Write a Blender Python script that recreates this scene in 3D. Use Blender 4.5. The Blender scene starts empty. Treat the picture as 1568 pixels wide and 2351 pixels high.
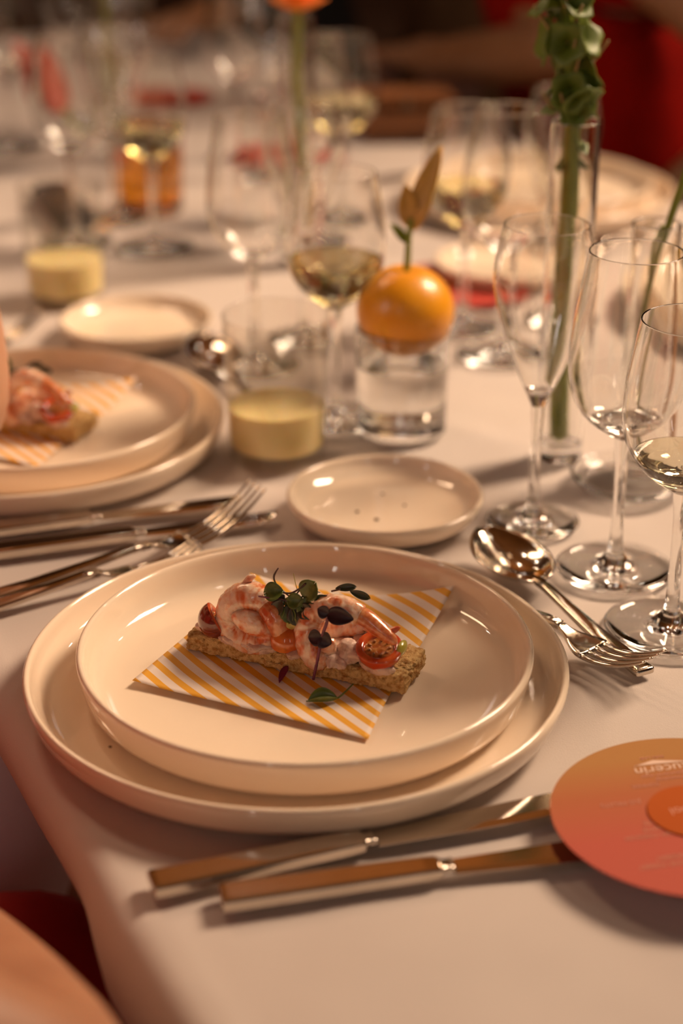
import bpy, bmesh, math, random
from mathutils import Vector, Matrix, Euler, noise
random.seed(7)
R_ = math.radians
TZ = 0.75                                   # height of the table top
scn = bpy.context.scene
COL = scn.collection

# ---------------------------------------------------------------- camera, world, lights, exposure
cam_d = bpy.data.cameras.new('camera'); cam = bpy.data.objects.new('camera', cam_d); COL.objects.link(cam)
cam.location = (0, 0, TZ + 0.4622); cam.rotation_euler = (R_(90 - 24.534), 0, 0)
cam_d.sensor_fit = 'HORIZONTAL'; cam_d.sensor_width = 24.0; cam_d.lens = 4013.6 / 1568 * 24.0
cam_d.clip_start = 0.02; cam_d.clip_end = 60
cam_d.dof.use_dof = True; cam_d.dof.focus_distance = 0.905; cam_d.dof.aperture_fstop = 3.5
scn.camera = cam

world = bpy.data.worlds.new('world'); scn.world = world; world.use_nodes = True
bg = world.node_tree.nodes['Background']; bg.inputs[0].default_value = (1.0, 0.76, 0.60, 1); bg.inputs[1].default_value = 0.11

def area(name, loc, target, size, power, col, sy=None, spread=None):
    d = bpy.data.lights.new(name, 'AREA'); o = bpy.data.objects.new(name, d); COL.objects.link(o)
    o.location = loc; o.rotation_euler = (Vector(target) - Vector(loc)).to_track_quat('-Z', 'Y').to_euler()
    d.energy = power; d.color = col; d.size = size
    if sy: d.shape = 'RECTANGLE'; d.size_y = sy
    if spread: d.spread = R_(spread)
    return o
area('key_light', (1.85, 2.05, 2.85), (-0.04, 1.25, 0.75), 0.70, 19, (1.0, 0.72, 0.49), 0.90, 66)
area('ceiling_fill_light', (0.2, 5.2, 2.7), (0.0, 5.2, 4.3), 0.8, 18, (1.0, 0.70, 0.42), 0.8)  # added uplight: brightens the far planks that the knives mirror
area('back_light', (-0.75, 1.75, 1.95), (-0.1, 1.3, 0.75), 0.18, 4.6, (1.0, 0.64, 0.38), 0.4)
area('left_window_light', (-2.3, -0.45, 2.0), (0.0, 0.95, 0.75), 0.15, 8, (1.0, 0.93, 0.88), 1.0)
area('rear_left_strip_light', (-0.9, -2.3, 2.3), (0.1, 1.2, 0.8), 0.12, 3.5, (1.0, 0.88, 0.76), 1.2)  # added strip behind the camera, no window there: streaks on the glasses
area('rear_right_strip_light', (1.3, -2.2, 2.3), (0.1, 1.4, 0.8), 0.10, 2, (1.0, 0.88, 0.76), 1.2)  # second added strip, right side, for more reflections in the bowls

scn.view_settings.view_transform = 'Standard'; scn.view_settings.look = 'None'
scn.view_settings.exposure = -0.04; scn.view_settings.gamma = 1.0; scn.view_settings.use_curve_mapping = False
cy = scn.cycles
cy.max_bounces = 24; cy.transmission_bounces = 24; cy.glossy_bounces = 8; cy.diffuse_bounces = 4; cy.transparent_max_bounces = 48
cy.sample_clamp_indirect = 40.0; cy.blur_glossy = 0.6

# ---------------------------------------------------------------- materials
MAT = {}
def nodes_of(name):
    m = bpy.data.materials.new(name); m.use_nodes = True; MAT[name] = m
    nt = m.node_tree; return m, nt, nt.nodes['Principled BSDF']
def setin(b, **k):
    for a, v in k.items():
        a = a.replace('_', ' ')
        if a in b.inputs:
            b.inputs[a].default_value = (*v, 1) if isinstance(v, tuple) and b.inputs[a].type == 'RGBA' else v
def pbr(name, col, rough=0.5, metal=0.0, col2=None, nscale=30, bump=0.0, bscale=200, detail=3, lo=0.35, hi=0.65, bdist=0.001, **k):
    m, nt, b = nodes_of(name)
    setin(b, Base_Color=col, Roughness=rough, Metallic=metal, **k)
    tc = None
    if col2 or bump: tc = nt.nodes.new('ShaderNodeTexCoord')
    if col2:
        n = nt.nodes.new('ShaderNodeTexNoise'); n.inputs['Scale'].default_value = nscale; n.inputs['Detail'].default_value = detail
        r = nt.nodes.new('ShaderNodeValToRGB'); r.color_ramp.elements[0].color = (*col, 1); r.color_ramp.elements[1].color = (*col2, 1)
        r.color_ramp.elements[0].position = lo; r.color_ramp.elements[1].position = hi
        nt.links.new(tc.outputs['Object'], n.inputs['Vector']); nt.links.new(n.outputs['Fac'], r.inputs[0]); nt.links.new(r.outputs[0], b.inputs['Base Color'])
    if bump:
        n = nt.nodes.new('ShaderNodeTexNoise'); n.inputs['Scale'].default_value = bscale; n.inputs['Detail'].default_value = 4
        bu = nt.nodes.new('ShaderNodeBump'); bu.inputs['Strength'].default_value = bump; bu.inputs['Distance'].default_value = bdist
        nt.links.new(tc.outputs['Object'], n.inputs['Vector']); nt.links.new(n.outputs['Fac'], bu.inputs['Height']); nt.links.new(bu.outputs[0], b.inputs['Normal'])
    return m
pbr('porcelain', (0.90, 0.745, 0.58), 0.05, Coat_Weight=0.4, Coat_Roughness=0.04)
pbr('linen', (0.585, 0.505, 0.460), 0.85, col2=(0.625, 0.545, 0.495), nscale=9, bump=0.35, bscale=1400, bdist=0.0006, Sheen_Weight=0.2)
pbr('steel', (0.67, 0.60, 0.52), 0.10, 1.0, col2=(0.61, 0.54, 0.46), nscale=60, bump=0.03, bscale=900)
pbr('table_wood', (0.25, 0.14, 0.07), 0.6)
pbr('dark_floor', (0.30, 0.20, 0.19), 0.45, col2=(0.36, 0.245, 0.23), nscale=6)
pbr('dark_wall', (0.10, 0.045, 0.022), 0.75, col2=(0.14, 0.065, 0.03), nscale=2)
pbr('ceiling_wood', (0.62, 0.25, 0.05), 0.55, col2=(0.46, 0.165, 0.03), nscale=5)
pbr('window_frame_paint', (0.30, 0.20, 0.13), 0.5)
pbr('lamp_metal', (0.12, 0.08, 0.05), 0.4, 0.6)
pbr('skin', (0.62, 0.33, 0.20), 0.5, col2=(0.56, 0.28, 0.165), nscale=25, Subsurface_Weight=0.15, Subsurface_Radius=(0.02, 0.008, 0.004))
pbr('tan_skin', (0.44, 0.20, 0.105), 0.5, col2=(0.38, 0.165, 0.085), nscale=25, Subsurface_Weight=0.15, Subsurface_Radius=(0.02, 0.008, 0.004))
pbr('crimson_cloth', (0.50, 0.004, 0.006), 0.7, col2=(0.42, 0.003, 0.005), nscale=8)
pbr('brown_skin', (0.26, 0.115, 0.05), 0.45, col2=(0.22, 0.095, 0.04), nscale=25)
pbr('red_cloth', (0.27, 0.004, 0.001), 0.95, Specular_IOR_Level=0.1, col2=(0.18, 0.003, 0.001), nscale=8, bump=0.3, bscale=40, bdist=0.01)
pbr('mauve_cloth', (0.88, 0.66, 0.66), 0.8, col2=(0.84, 0.62, 0.62), nscale=8)
pbr('black_cloth', (0.006, 0.005, 0.005), 0.8, col2=(0.012, 0.01, 0.01), nscale=8)
pbr('brown_cloth', (0.10, 0.05, 0.025), 0.8, col2=(0.07, 0.035, 0.018), nscale=8)
pbr('dark_hair', (0.03, 0.015, 0.008), 0.5, bump=0.5, bscale=120)
pbr('eye_white', (0.8, 0.78, 0.74), 0.2); pbr('iris', (0.05, 0.03, 0.02), 0.2); pbr('lip', (0.45, 0.13, 0.10), 0.4)
pbr('chair_wood', (0.20, 0.10, 0.045), 0.5, col2=(0.14, 0.07, 0.03), nscale=12)
pbr('brown_leather', (0.24, 0.085, 0.02), 0.5, col2=(0.19, 0.065, 0.015), nscale=40, bump=0.2, bscale=300)
pbr('teal_bangle', (0.01, 0.12, 0.12), 0.3)
pbr('black_plastic', (0.012, 0.011, 0.011), 0.35)
pbr('toast_crumb', (0.78, 0.53, 0.22), 0.9, col2=(0.47, 0.215, 0.05), nscale=380, detail=8, lo=0.42, hi=0.66, bump=0.9, bscale=1900, bdist=0.0012)
pbr('cream', (0.72, 0.52, 0.42), 0.32, col2=(0.46, 0.26, 0.18), nscale=260, lo=0.5, hi=0.78, bump=0.4, bscale=700, Subsurface_Weight=0.2, Subsurface_Radius=(0.004, 0.002, 0.001))
pbr('tomato_skin', (0.50, 0.035, 0.008), 0.12, col2=(0.56, 0.08, 0.012), nscale=90, Coat_Weight=0.5, Subsurface_Weight=0.2, Subsurface_Radius=(0.004, 0.001, 0.0005))
pbr('tomato_flesh', (0.62, 0.115, 0.025), 0.15, col2=(0.46, 0.05, 0.012), nscale=160, Coat_Weight=0.6, Subsurface_Weight=0.25, Subsurface_Radius=(0.004, 0.001, 0.0005))
pbr('tomato_pulp', (0.30, 0.07, 0.012), 0.06, col2=(0.46, 0.20, 0.05), nscale=420, bump=0.8, bscale=420, bdist=0.001, Coat_Weight=1.0)
pbr('tomato_seed', (0.46, 0.22, 0.07), 0.10, Coat_Weight=1.0)
pbr('dark_tomato_skin', (0.17, 0.022, 0.012), 0.10, col2=(0.23, 0.04, 0.018), nscale=80, Coat_Weight=0.7)
pbr('orange_tomato_skin', (0.66, 0.20, 0.03), 0.12, col2=(0.60, 0.12, 0.02), nscale=90, Coat_Weight=0.6, Subsurface_Weight=0.2, Subsurface_Radius=(0.004, 0.001, 0.0005))
pbr('green_flesh', (0.42, 0.36, 0.05), 0.2, Coat_Weight=0.5)
pbr('cress_green', (0.065, 0.105, 0.018), 0.35, col2=(0.13, 0.16, 0.03), nscale=260)
pbr('cress_dark', (0.028, 0.05, 0.014), 0.35, col2=(0.05, 0.035, 0.03), nscale=220)
pbr('cress_pale', (0.50, 0.42, 0.10), 0.4)
pbr('purple_leaf', (0.016, 0.004, 0.010), 0.4, col2=(0.03, 0.008, 0.014), nscale=200)
pbr('purple_stem', (0.24, 0.06, 0.115), 0.35, col2=(0.11, 0.025, 0.06), nscale=120)
pbr('dark_stem', (0.085, 0.025, 0.035), 0.35, col2=(0.05, 0.03, 0.02), nscale=120)
pbr('petal_magenta', (0.16, 0.008, 0.035), 0.4)
pbr('basil', (0.08, 0.115, 0.02), 0.3, col2=(0.13, 0.17, 0.035), nscale=150)
pbr('orange_peel', (0.82, 0.31, 0.008), 0.33, col2=(0.88, 0.37, 0.012), nscale=40, bump=0.25, bscale=450, Coat_Weight=0.2)
pbr('stem_green', (0.22, 0.26, 0.02), 0.4, col2=(0.30, 0.32, 0.04), nscale=60)
pbr('bell_green', (0.10, 0.145, 0.008), 0.5, col2=(0.15, 0.19, 0.015), nscale=70)
pbr('thorn_pale', (0.42, 0.27, 0.10), 0.5)
pbr('petal_orange', (0.86, 0.27, 0.012), 0.5, col2=(0.80, 0.16, 0.01), nscale=40)
pbr('petal_amber', (0.66, 0.36, 0.09), 0.5, col2=(0.55, 0.30, 0.03), nscale=40)
pbr('petal_pink', (0.70, 0.17, 0.12), 0.5, col2=(0.60, 0.11, 0.08), nscale=40)
pbr('twig_orange', (0.72, 0.32, 0.10), 0.45)
pbr('twig_yellow', (0.62, 0.40, 0.03), 0.45)
pbr('card_print_pale', (0.80, 0.56, 0.44), 0.6)
pbr('card_print_faint', (0.66, 0.30, 0.21), 0.7, Specular_IOR_Level=0.2)
pbr('card_orange', (0.44, 0.085, 0.010), 0.7, Specular_IOR_Level=0.15, col2=(0.46, 0.095, 0.012), nscale=10)
pbr('card_red', (0.46, 0.05, 0.035), 0.5)
pbr('card_coral', (0.56, 0.14, 0.09), 0.5)
pbr('crumb', (0.16, 0.08, 0.03), 0.8)

def glass(name, col=(1, 1, 1), ior=1.47, rough=0.0, **k):
    m, nt, b = nodes_of(name); setin(b, Base_Color=col, Roughness=rough, IOR=ior, Transmission_Weight=1.0, **k); return m
glass('clear_glass', (0.985, 0.985, 0.975), 1.54)
glass('white_wine', (0.99, 0.93, 0.60), 1.34)
glass('pale_wine', (0.985, 0.95, 0.78), 1.34)
glass('water', (0.985, 0.985, 0.97), 1.33)
glass('amber_drink', (0.85, 0.36, 0.04), 1.34)
m, nt, b = nodes_of('lemonade'); setin(b, Base_Color=(1.0, 0.79, 0.38), Roughness=0.3, IOR=1.33, Transmission_Weight=0.10, Subsurface_Weight=0.6, Subsurface_Radius=(0.03, 0.02, 0.008))

m, nt, b = nodes_of('thin_glass'); nt.nodes.remove(b)     # thin tumbler walls: light goes straight through, both faces reflect
geo = nt.nodes.new('ShaderNodeNewGeometry'); mi = nt.nodes.new('ShaderNodeMix'); mi.inputs['A'].default_value = 1.54; mi.inputs['B'].default_value = 1 / 1.54
frn = nt.nodes.new('ShaderNodeFresnel'); tr = nt.nodes.new('ShaderNodeBsdfTransparent'); tr.inputs[0].default_value = (0.97, 0.965, 0.95, 1)
gl = nt.nodes.new('ShaderNodeBsdfGlossy'); gl.inputs['Roughness'].default_value = 0.0; mxs = nt.nodes.new('ShaderNodeMixShader')
nt.links.new(geo.outputs['Backfacing'], mi.inputs['Factor']); nt.links.new(mi.outputs['Result'], frn.inputs['IOR']); nt.links.new(frn.outputs[0], mxs.inputs[0])
nt.links.new(tr.outputs[0], mxs.inputs[1]); nt.links.new(gl.outputs[0], mxs.inputs[2]); nt.links.new(mxs.outputs[0], nt.nodes['Material Output'].inputs['Surface'])

def emit(name, col, s):
    m, nt, b = nodes_of(name); setin(b, Base_Color=col, Emission_Color=col, Emission_Strength=s); return m
emit('tube_glow', (0.95, 0.88, 0.86), 5.0); emit('bulb_glow', (1.0, 0.86, 0.70), 100.0)

# striped paper, prawn, graded card
m, nt, b = nodes_of('striped_paper')
uv = nt.nodes.new('ShaderNodeUVMap'); sp = nt.nodes.new('ShaderNodeSeparateXYZ'); fr = nt.nodes.new('ShaderNodeMath'); fr.operation = 'FRACT'
lt = nt.nodes.new('ShaderNodeMath'); lt.operation = 'LESS_THAN'; lt.inputs[1].default_value = 0.46
mx = nt.nodes.new('ShaderNodeMix'); mx.data_type = 'RGBA'; mx.inputs['A'].default_value = (0.82, 0.70, 0.62, 1); mx.inputs['B'].default_value = (0.80, 0.385, 0.022, 1)
nt.links.new(uv.outputs[0], sp.inputs[0]); nt.links.new(sp.outputs[0], fr.inputs[0]); nt.links.new(fr.outputs[0], lt.inputs[0])
nt.links.new(lt.outputs[0], mx.inputs['Factor']); nt.links.new(mx.outputs['Result'], b.inputs['Base Color']); setin(b, Roughness=0.6)

def prawn_mat(name, c_lo, c_mid, c_hi):
    m, nt, b = nodes_of(name)
    setin(b, Roughness=0.2, Coat_Weight=0.6, Coat_Roughness=0.1, Subsurface_Weight=0.35, Subsurface_Radius=(0.006, 0.003, 0.0015), Subsurface_Scale=1.0)
    uv = nt.nodes.new('ShaderNodeUVMap'); tc = nt.nodes.new('ShaderNodeTexCoord')
    n = nt.nodes.new('ShaderNodeTexNoise'); n.inputs['Scale'].default_value = 85; n.inputs['Detail'].default_value = 6; n.inputs['Distortion'].default_value = 1.6
    w = nt.nodes.new('ShaderNodeTexWave'); w.wave_type = 'BANDS'; w.bands_direction = 'X'; w.inputs['Scale'].default_value = 1.1; w.inputs['Distortion'].default_value = 3.5; w.inputs['Detail'].default_value = 3
    s = nt.nodes.new('ShaderNodeSeparateXYZ')
    a1 = nt.nodes.new('ShaderNodeMath'); a1.operation = 'MULTIPLY'; a1.inputs[1].default_value = 0.05
    a2 = nt.nodes.new('ShaderNodeMath'); a2.operation = 'MULTIPLY_ADD'; a2.inputs[1].default_value = 0.98
    r = nt.nodes.new('ShaderNodeValToRGB'); e = r.color_ramp.elements
    e[0].position = 0.42; e[0].color = (*c_lo, 1); e[1].position = 0.66; e[1].color = (*c_hi, 1); k = e.new(0.53); k.color = (*c_mid, 1)
    bu = nt.nodes.new('ShaderNodeBump'); bu.inputs['Strength'].default_value = 0.28; bu.inputs['Distance'].default_value = 0.0012
    n2 = nt.nodes.new('ShaderNodeTexNoise'); n2.inputs['Scale'].default_value = 480; n2.inputs['Detail'].default_value = 4
    L = nt.links.new
    L(uv.outputs[0], w.inputs['Vector']); L(tc.outputs['Object'], n.inputs['Vector']); L(tc.outputs['Object'], n2.inputs['Vector'])
    L(w.outputs['Fac'], a1.inputs[0]); L(n.outputs['Fac'], a2.inputs[0]); L(a1.outputs[0], a2.inputs[2]); L(a2.outputs[0], r.inputs[0]); L(r.outputs[0], b.inputs['Base Color'])
    L(n2.outputs['Fac'], bu.inputs['Height']); L(bu.outputs[0], b.inputs['Normal'])
    return m
prawn_mat('prawn', (0.82, 0.62, 0.48), (0.77, 0.43, 0.27), (0.64, 0.15, 0.04))
prawn_mat('prawn_tail', (0.70, 0.32, 0.15), (0.62, 0.20, 0.07), (0.50, 0.09, 0.025))

m, nt, b = nodes_of('card_graded'); setin(b, Roughness=0.7, Specular_IOR_Level=0.25)
tc = nt.nodes.new('ShaderNodeTexCoord'); s = nt.nodes.new('ShaderNodeSeparateXYZ'); mr = nt.nodes.new('ShaderNodeMapRange')
mr.inputs['From Min'].default_value = -0.064; mr.inputs['From Max'].default_value = 0.064
r = nt.nodes.new('ShaderNodeValToRGB'); e = r.color_ramp.elements
e[0].position = 0.12; e[0].color = (0.43, 0.20, 0.06, 1); e[1].position = 0.62; e[1].color = (0.50, 0.10, 0.065, 1); k = e.new(0.34); k.color = (0.44, 0.13, 0.05, 1)
nt.links.new(tc.outputs['Object'], s.inputs[0]); nt.links.new(s.outputs['Y'], mr.inputs['Value']); nt.links.new(mr.outputs[0], r.inputs[0]); nt.links.new(r.outputs[0], b.inputs['Base Color'])

# ---------------------------------------------------------------- helpers
def mesh(name, verts, faces, mat, parent=None, smooth=True, loc=None, rot=None, uvs=None):
    me = bpy.data.meshes.new(name); me.from_pydata([tuple(v) for v in verts], [], faces)
    if smooth: me.polygons.foreach_set('use_smooth', [True] * len(me.polygons))
    if uvs is not None:
        ul = me.uv_layers.new(name='UVMap')
        for p in me.polygons:
            for li in p.loop_indices: ul.data[li].uv = uvs[me.loops[li].vertex_index]
    me.materials.append(MAT[mat]); me.update()
    o = bpy.data.objects.new(name, me); COL.objects.link(o)
    if parent: o.parent = parent
    if loc is not None: o.location = loc
    if rot is not None: o.rotation_euler = rot
    return o
def tag(o, label, cat, group=None):
    o['label'] = label; o['category'] = cat
    if group: o['group'] = group
    return o
def empty(name, loc, label, cat, group=None, rz=0.0):
    o = bpy.data.objects.new(name, None); COL.objects.link(o); o.location = loc; o.rotation_euler = (0, 0, rz); o.empty_display_size = 0.02
    return tag(o, label, cat, group)
def structure(o): o['kind'] = 'structure'; return o
KIDS = {}
def copy_tree(o, parent=None, label=None, group=None):
    c = o.copy(); COL.objects.link(c)
    if parent: c.parent = parent
    if label: c['label'] = label
    if group: c['group'] = group
    for ch in [x for x in o.children]: copy_tree(ch, c)
    return c
def lathe(prof, seg=56, wob=None):
    vs, fs = [], []
    ring = []
    for i, (r, z) in enumerate(prof):
        if r < 1e-6: ring.append([len(vs)]); vs.append((0, 0, z))
        else:
            ids = []
            for k in range(seg):
                a = 2 * math.pi * k / seg
                rr, zz = (r, z) if wob is None else wob(r, z, a)
                ids.append(len(vs)); vs.append((rr * math.cos(a), rr * math.sin(a), zz))
            ring.append(ids)
    for a, b in zip(ring, ring[1:]):
        if len(a) == 1 and len(b) == 1: continue
        for k in range(seg):
            k2 = (k + 1) % seg
            if len(a) == 1: fs.append((a[0], b[k2], b[k]))
            elif len(b) == 1: fs.append((a[k], a[k2], b[0]))
            else: fs.append((a[k], a[k2], b[k2], b[k]))
    return vs, fs
def smooth_path(pts, n):
    """Catmull-Rom through points given as (x,y,z,r)."""
    out = []; P = [Vector(p) for p in pts]; m = len(P) - 1
    for i in range(n + 1):
        t = i / n * m; k = min(int(t), m - 1); u = t - k
        p0 = P[max(k - 1, 0)]; p1 = P[k]; p2 = P[k + 1]; p3 = P[min(k + 2, m)]
        out.append(0.5 * ((2 * p1) + (p2 - p0) * u + (2 * p0 - 5 * p1 + 4 * p2 - p3) * u * u + (3 * p1 - p0 - 3 * p2 + p3) * u ** 3))
    return out
def tube(pts, seg=8, n=None, flat=1.0, up=Vector((0, 0, 1)), rough=0.0, ridge=None, cap=True):
    """pts: (x,y,z,r). returns verts, faces, uvs"""
    P = smooth_path(pts, n) if n else [Vector(p) for p in pts]
    vs, fs, uvs = [], [], []
    N = len(P); prev = None; L = 0
    for i, p in enumerate(P):
        c = p.xyz; t = (P[min(i + 1, N - 1)].xyz - P[max(i - 1, 0)].xyz)
        t = t.normalized() if t.length > 1e-9 else Vector((0, 0, 1))
        if prev is None:
            a = up - t * up.dot(t)
            if a.length < 1e-3: a = Vector((1, 0, 0)) - t * t.x
        else: a = prev - t * prev.dot(t)
        a.normalize(); prev = a; b = t.cross(a)
        if i: L += (c - P[i - 1].xyz).length
        r = p.w if len(p) > 3 else 0.001
        if ridge: r *= 1 + ridge[1] * (abs(math.sin(L / ridge[0] * math.pi)) ** 0.6 - 0.5)
        for k in range(seg):
            th = 2 * math.pi * k / seg
            q = c + (a * math.cos(th) + b * math.sin(th) * flat) * r
            if rough: q += (q - c).normalized() * noise.noise(q * 260) * rough
            vs.append(q); uvs.append((L * 100, k / seg))
    for i in range(N - 1):
        for k in range(seg):
            k2 = (k + 1) % seg
            fs.append((i * seg + k, i * seg + k2, (i + 1) * seg + k2, (i + 1) * seg + k))
    if cap:
        for base, pt, sgn in ((0, P[0], 0), ((N - 1) * seg, P[-1], 1)):
            tdir = (P[1].xyz - P[0].xyz) if sgn == 0 else (P[-1].xyz - P[-2].xyz)
            off = tdir.normalized() * pt.w * 0.6 * (-1 if sgn == 0 else 1)
            vs.append(pt.xyz + off); uvs.append(uvs[base]); ci = len(vs) - 1
            for k in range(seg):
                k2 = (k + 1) % seg
                fs.append((base + k2, base + k, ci) if sgn == 0 else (base + k, base + k2, ci))
    return vs, fs, uvs
def tube_obj(name, pts, mat, parent=None, seg=8, n=None, **k):
    loc = k.pop('loc', None); rot = k.pop('rot', None)
    v, f, u = tube(pts, seg, n, **k); return mesh(name, v, f, mat, parent, uvs=u, loc=loc, rot=rot)
def box(name, x0, x1, y0, y1, z0, z1, mat, parent=None, bevel=0.0):
    bm = bmesh.new(); bmesh.ops.create_cube(bm, size=1)
    for v in bm.verts: v.co = Vector(((x0 + x1) / 2 + v.co.x * (x1 - x0), (y0 + y1) / 2 + v.co.y * (y1 - y0), (z0 + z1) / 2 + v.co.z * (z1 - z0)))
    if bevel: bmesh.ops.bevel(bm, geom=bm.edges[:], offset=bevel, segments=2, affect='EDGES')
    me = bpy.data.meshes.new(name); bm.to_mesh(me); bm.free(); me.materials.append(MAT[mat])
    o = bpy.data.objects.new(name, me); COL.objects.link(o)
    if parent: o.parent = parent
    return o
def blob(name, c, s, mat, parent=None, amp=0.15, freq=120, sub=4, rot=(0, 0, 0), seed=0):
    bm = bmesh.new(); bmesh.ops.create_icosphere(bm, subdivisions=sub, radius=1)
    Mx = Euler(rot).to_matrix()
    for v in bm.verts:
        d = v.co.normalized(); q = Vector((d.x * s[0], d.y * s[1], d.z * s[2]))
        q *= 1 + amp * noise.noise(q * freq + Vector((seed * 3.1, seed * 1.7, 0))) + amp * 0.4 * noise.noise(q * freq * 3 + Vector((seed, 0, 5)))
        v.co = Mx @ q + Vector(c)
    me = bpy.data.meshes.new(name); bm.to_mesh(me); bm.free(); me.polygons.foreach_set('use_smooth', [True] * len(me.polygons)); me.materials.append(MAT[mat])
    o = bpy.data.objects.new(name, me); COL.objects.link(o)
    if parent: o.parent = parent
    return o
def leaf(name, base, direction, normal, L, W, mat, parent=None, fold=0.25, curl=0.25, notch=0.0, nu=9, nv=7, shape=0.8, pw=0.75):
    d = Vector(direction).normalized(); n = Vector(normal); n = (n - d * n.dot(d)).normalized(); s = d.cross(n); B = Vector(base)
    vs, fs = [], []
    for i in range(nu):
        u = i / (nu - 1); w = W * max(0.03, math.sin(math.pi * min(1, u ** shape)) ** pw) * 0.5
        for j in range(nv):
            v = j / (nv - 1) * 2 - 1
            uu = u - notch * (1 - abs(v)) * (u > 0.5) * (u - 0.5) * 2
            vs.append(B + d * (L * uu) + s * (w * v) + n * (fold * w * v * v - curl * L * uu * uu))
    for i in range(nu - 1):
        for j in range(nv - 1): fs.append((i * nv + j, i * nv + j + 1, (i + 1) * nv + j + 1, (i + 1) * nv + j))
    o = mesh(name, vs, fs, mat, parent)
    so = o.modifiers.new('thickness', 'SOLIDIFY'); so.thickness = max(L * 0.03, 0.00025)
    return o

# table frame: O = middle of the nearest plate on the cloth, U = across the table, V = along it (away)
O = Vector((-0.0205, 0.788)); U = Vector((0.8988, 0.4384)); V = Vector((-0.4384, 0.8988)); UA = math.atan2(U.y, U.x)
def uvp(u, v, z=0.0): p = O + U * u + V * v; return Vector((p.x, p.y, TZ + z))
STEP = Vector((-0.198, 0.341))              # from one place setting to the next along the near side

# ---------------------------------------------------------------- the room
CEIL = 4.3
fl = structure(box('floor', -4, 4, -2.5, 7, -0.1, 0, 'dark_floor'))
for i in range(34):
    x = -4 + i * 0.235
    box('plank', x, x + 0.229, -2.5, 7, 0.0, 0.006, 'dark_floor', fl)
structure(box('wall_back', -4, 4, 7, 7.15, 0, CEIL, 'dark_wall'))
structure(box('wall_right', 4, 4.15, -2.5, 7.15, 0, CEIL, 'dark_wall'))
structure(box('wall_left', -4.15, -4, -2.5, 7.15, 0, CEIL, 'dark_wall'))
structure(box('baseboard_back', -4, 4, 6.97, 7.0, 0.0, 0.14, 'chair_wood'))
ce = structure(box('ceiling', -4.15, 4.15, -2.5, 7.15, CEIL + 0.03, CEIL + 0.15, 'dark_wall'))
for i in range(40):
    y = -2.5 + i * 0.24
    box('plank', -4, 4, y, y + 0.215, CEIL, CEIL + 0.04, 'ceiling_wood', ce)

# lamps on the wall, then added bulbs
for i, (x, z0, z1) in enumerate(((-0.05, 3.25, 3.95), (0.165, 3.05, 3.35), (0.40, 2.9, 3.5))):
    t = empty('wall_lamp', (x, 7.0, z0), ['tall slim tube lamp on the dark back wall, leftmost of three', 'shortest tube lamp on the dark back wall, between two longer ones', 'slim tube lamp on the dark back wall, rightmost of three'][i], 'lamp', 'tube lamps on the back wall')
    box('back_plate', -0.03, 0.03, -0.02, 0, 0, z1 - z0, 'lamp_metal', t, 0.004)
    tube_obj('tube', [(0, -0.04, 0.01, 0.020), (0, -0.04, z1 - z0 - 0.01, 0.020)], 'tube_glow', t, 10)
spots = [(-0.9, 2.1), (0.7, 1.4), (-0.2, 3.2), (1.1, 3.6), (-1.5, 3.4), (1.9, 2.6)]  # unseen bulbs, added to put glints in the glassware
for i, (x, y) in enumerate(spots):
    t = empty('glint_bulb', (x, y, CEIL - 1.15), 'small added bulb on a cord from the plank ceiling, unseen, for glints in the glasses', 'lamp', 'unseen bulbs added for glints')
    tube_obj('cord', [(0, 0, 1.15, 0.004), (0, 0, 0.09, 0.004)], 'black_plastic', t, 6)
    v, f = lathe([(0, 0.10), (0.018, 0.10), (0.02, 0.05), (0.016, 0.045), (0, 0.045)], 12); mesh('socket', v, f, 'lamp_metal', t)
    v, f = lathe([(0, -0.035), (0.02, -0.03), (0.034, -0.008), (0.034, 0.012), (0.02, 0.036), (0.014, 0.05)], 16); mesh('bulb', v, f, 'bulb_glow', t)

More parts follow.
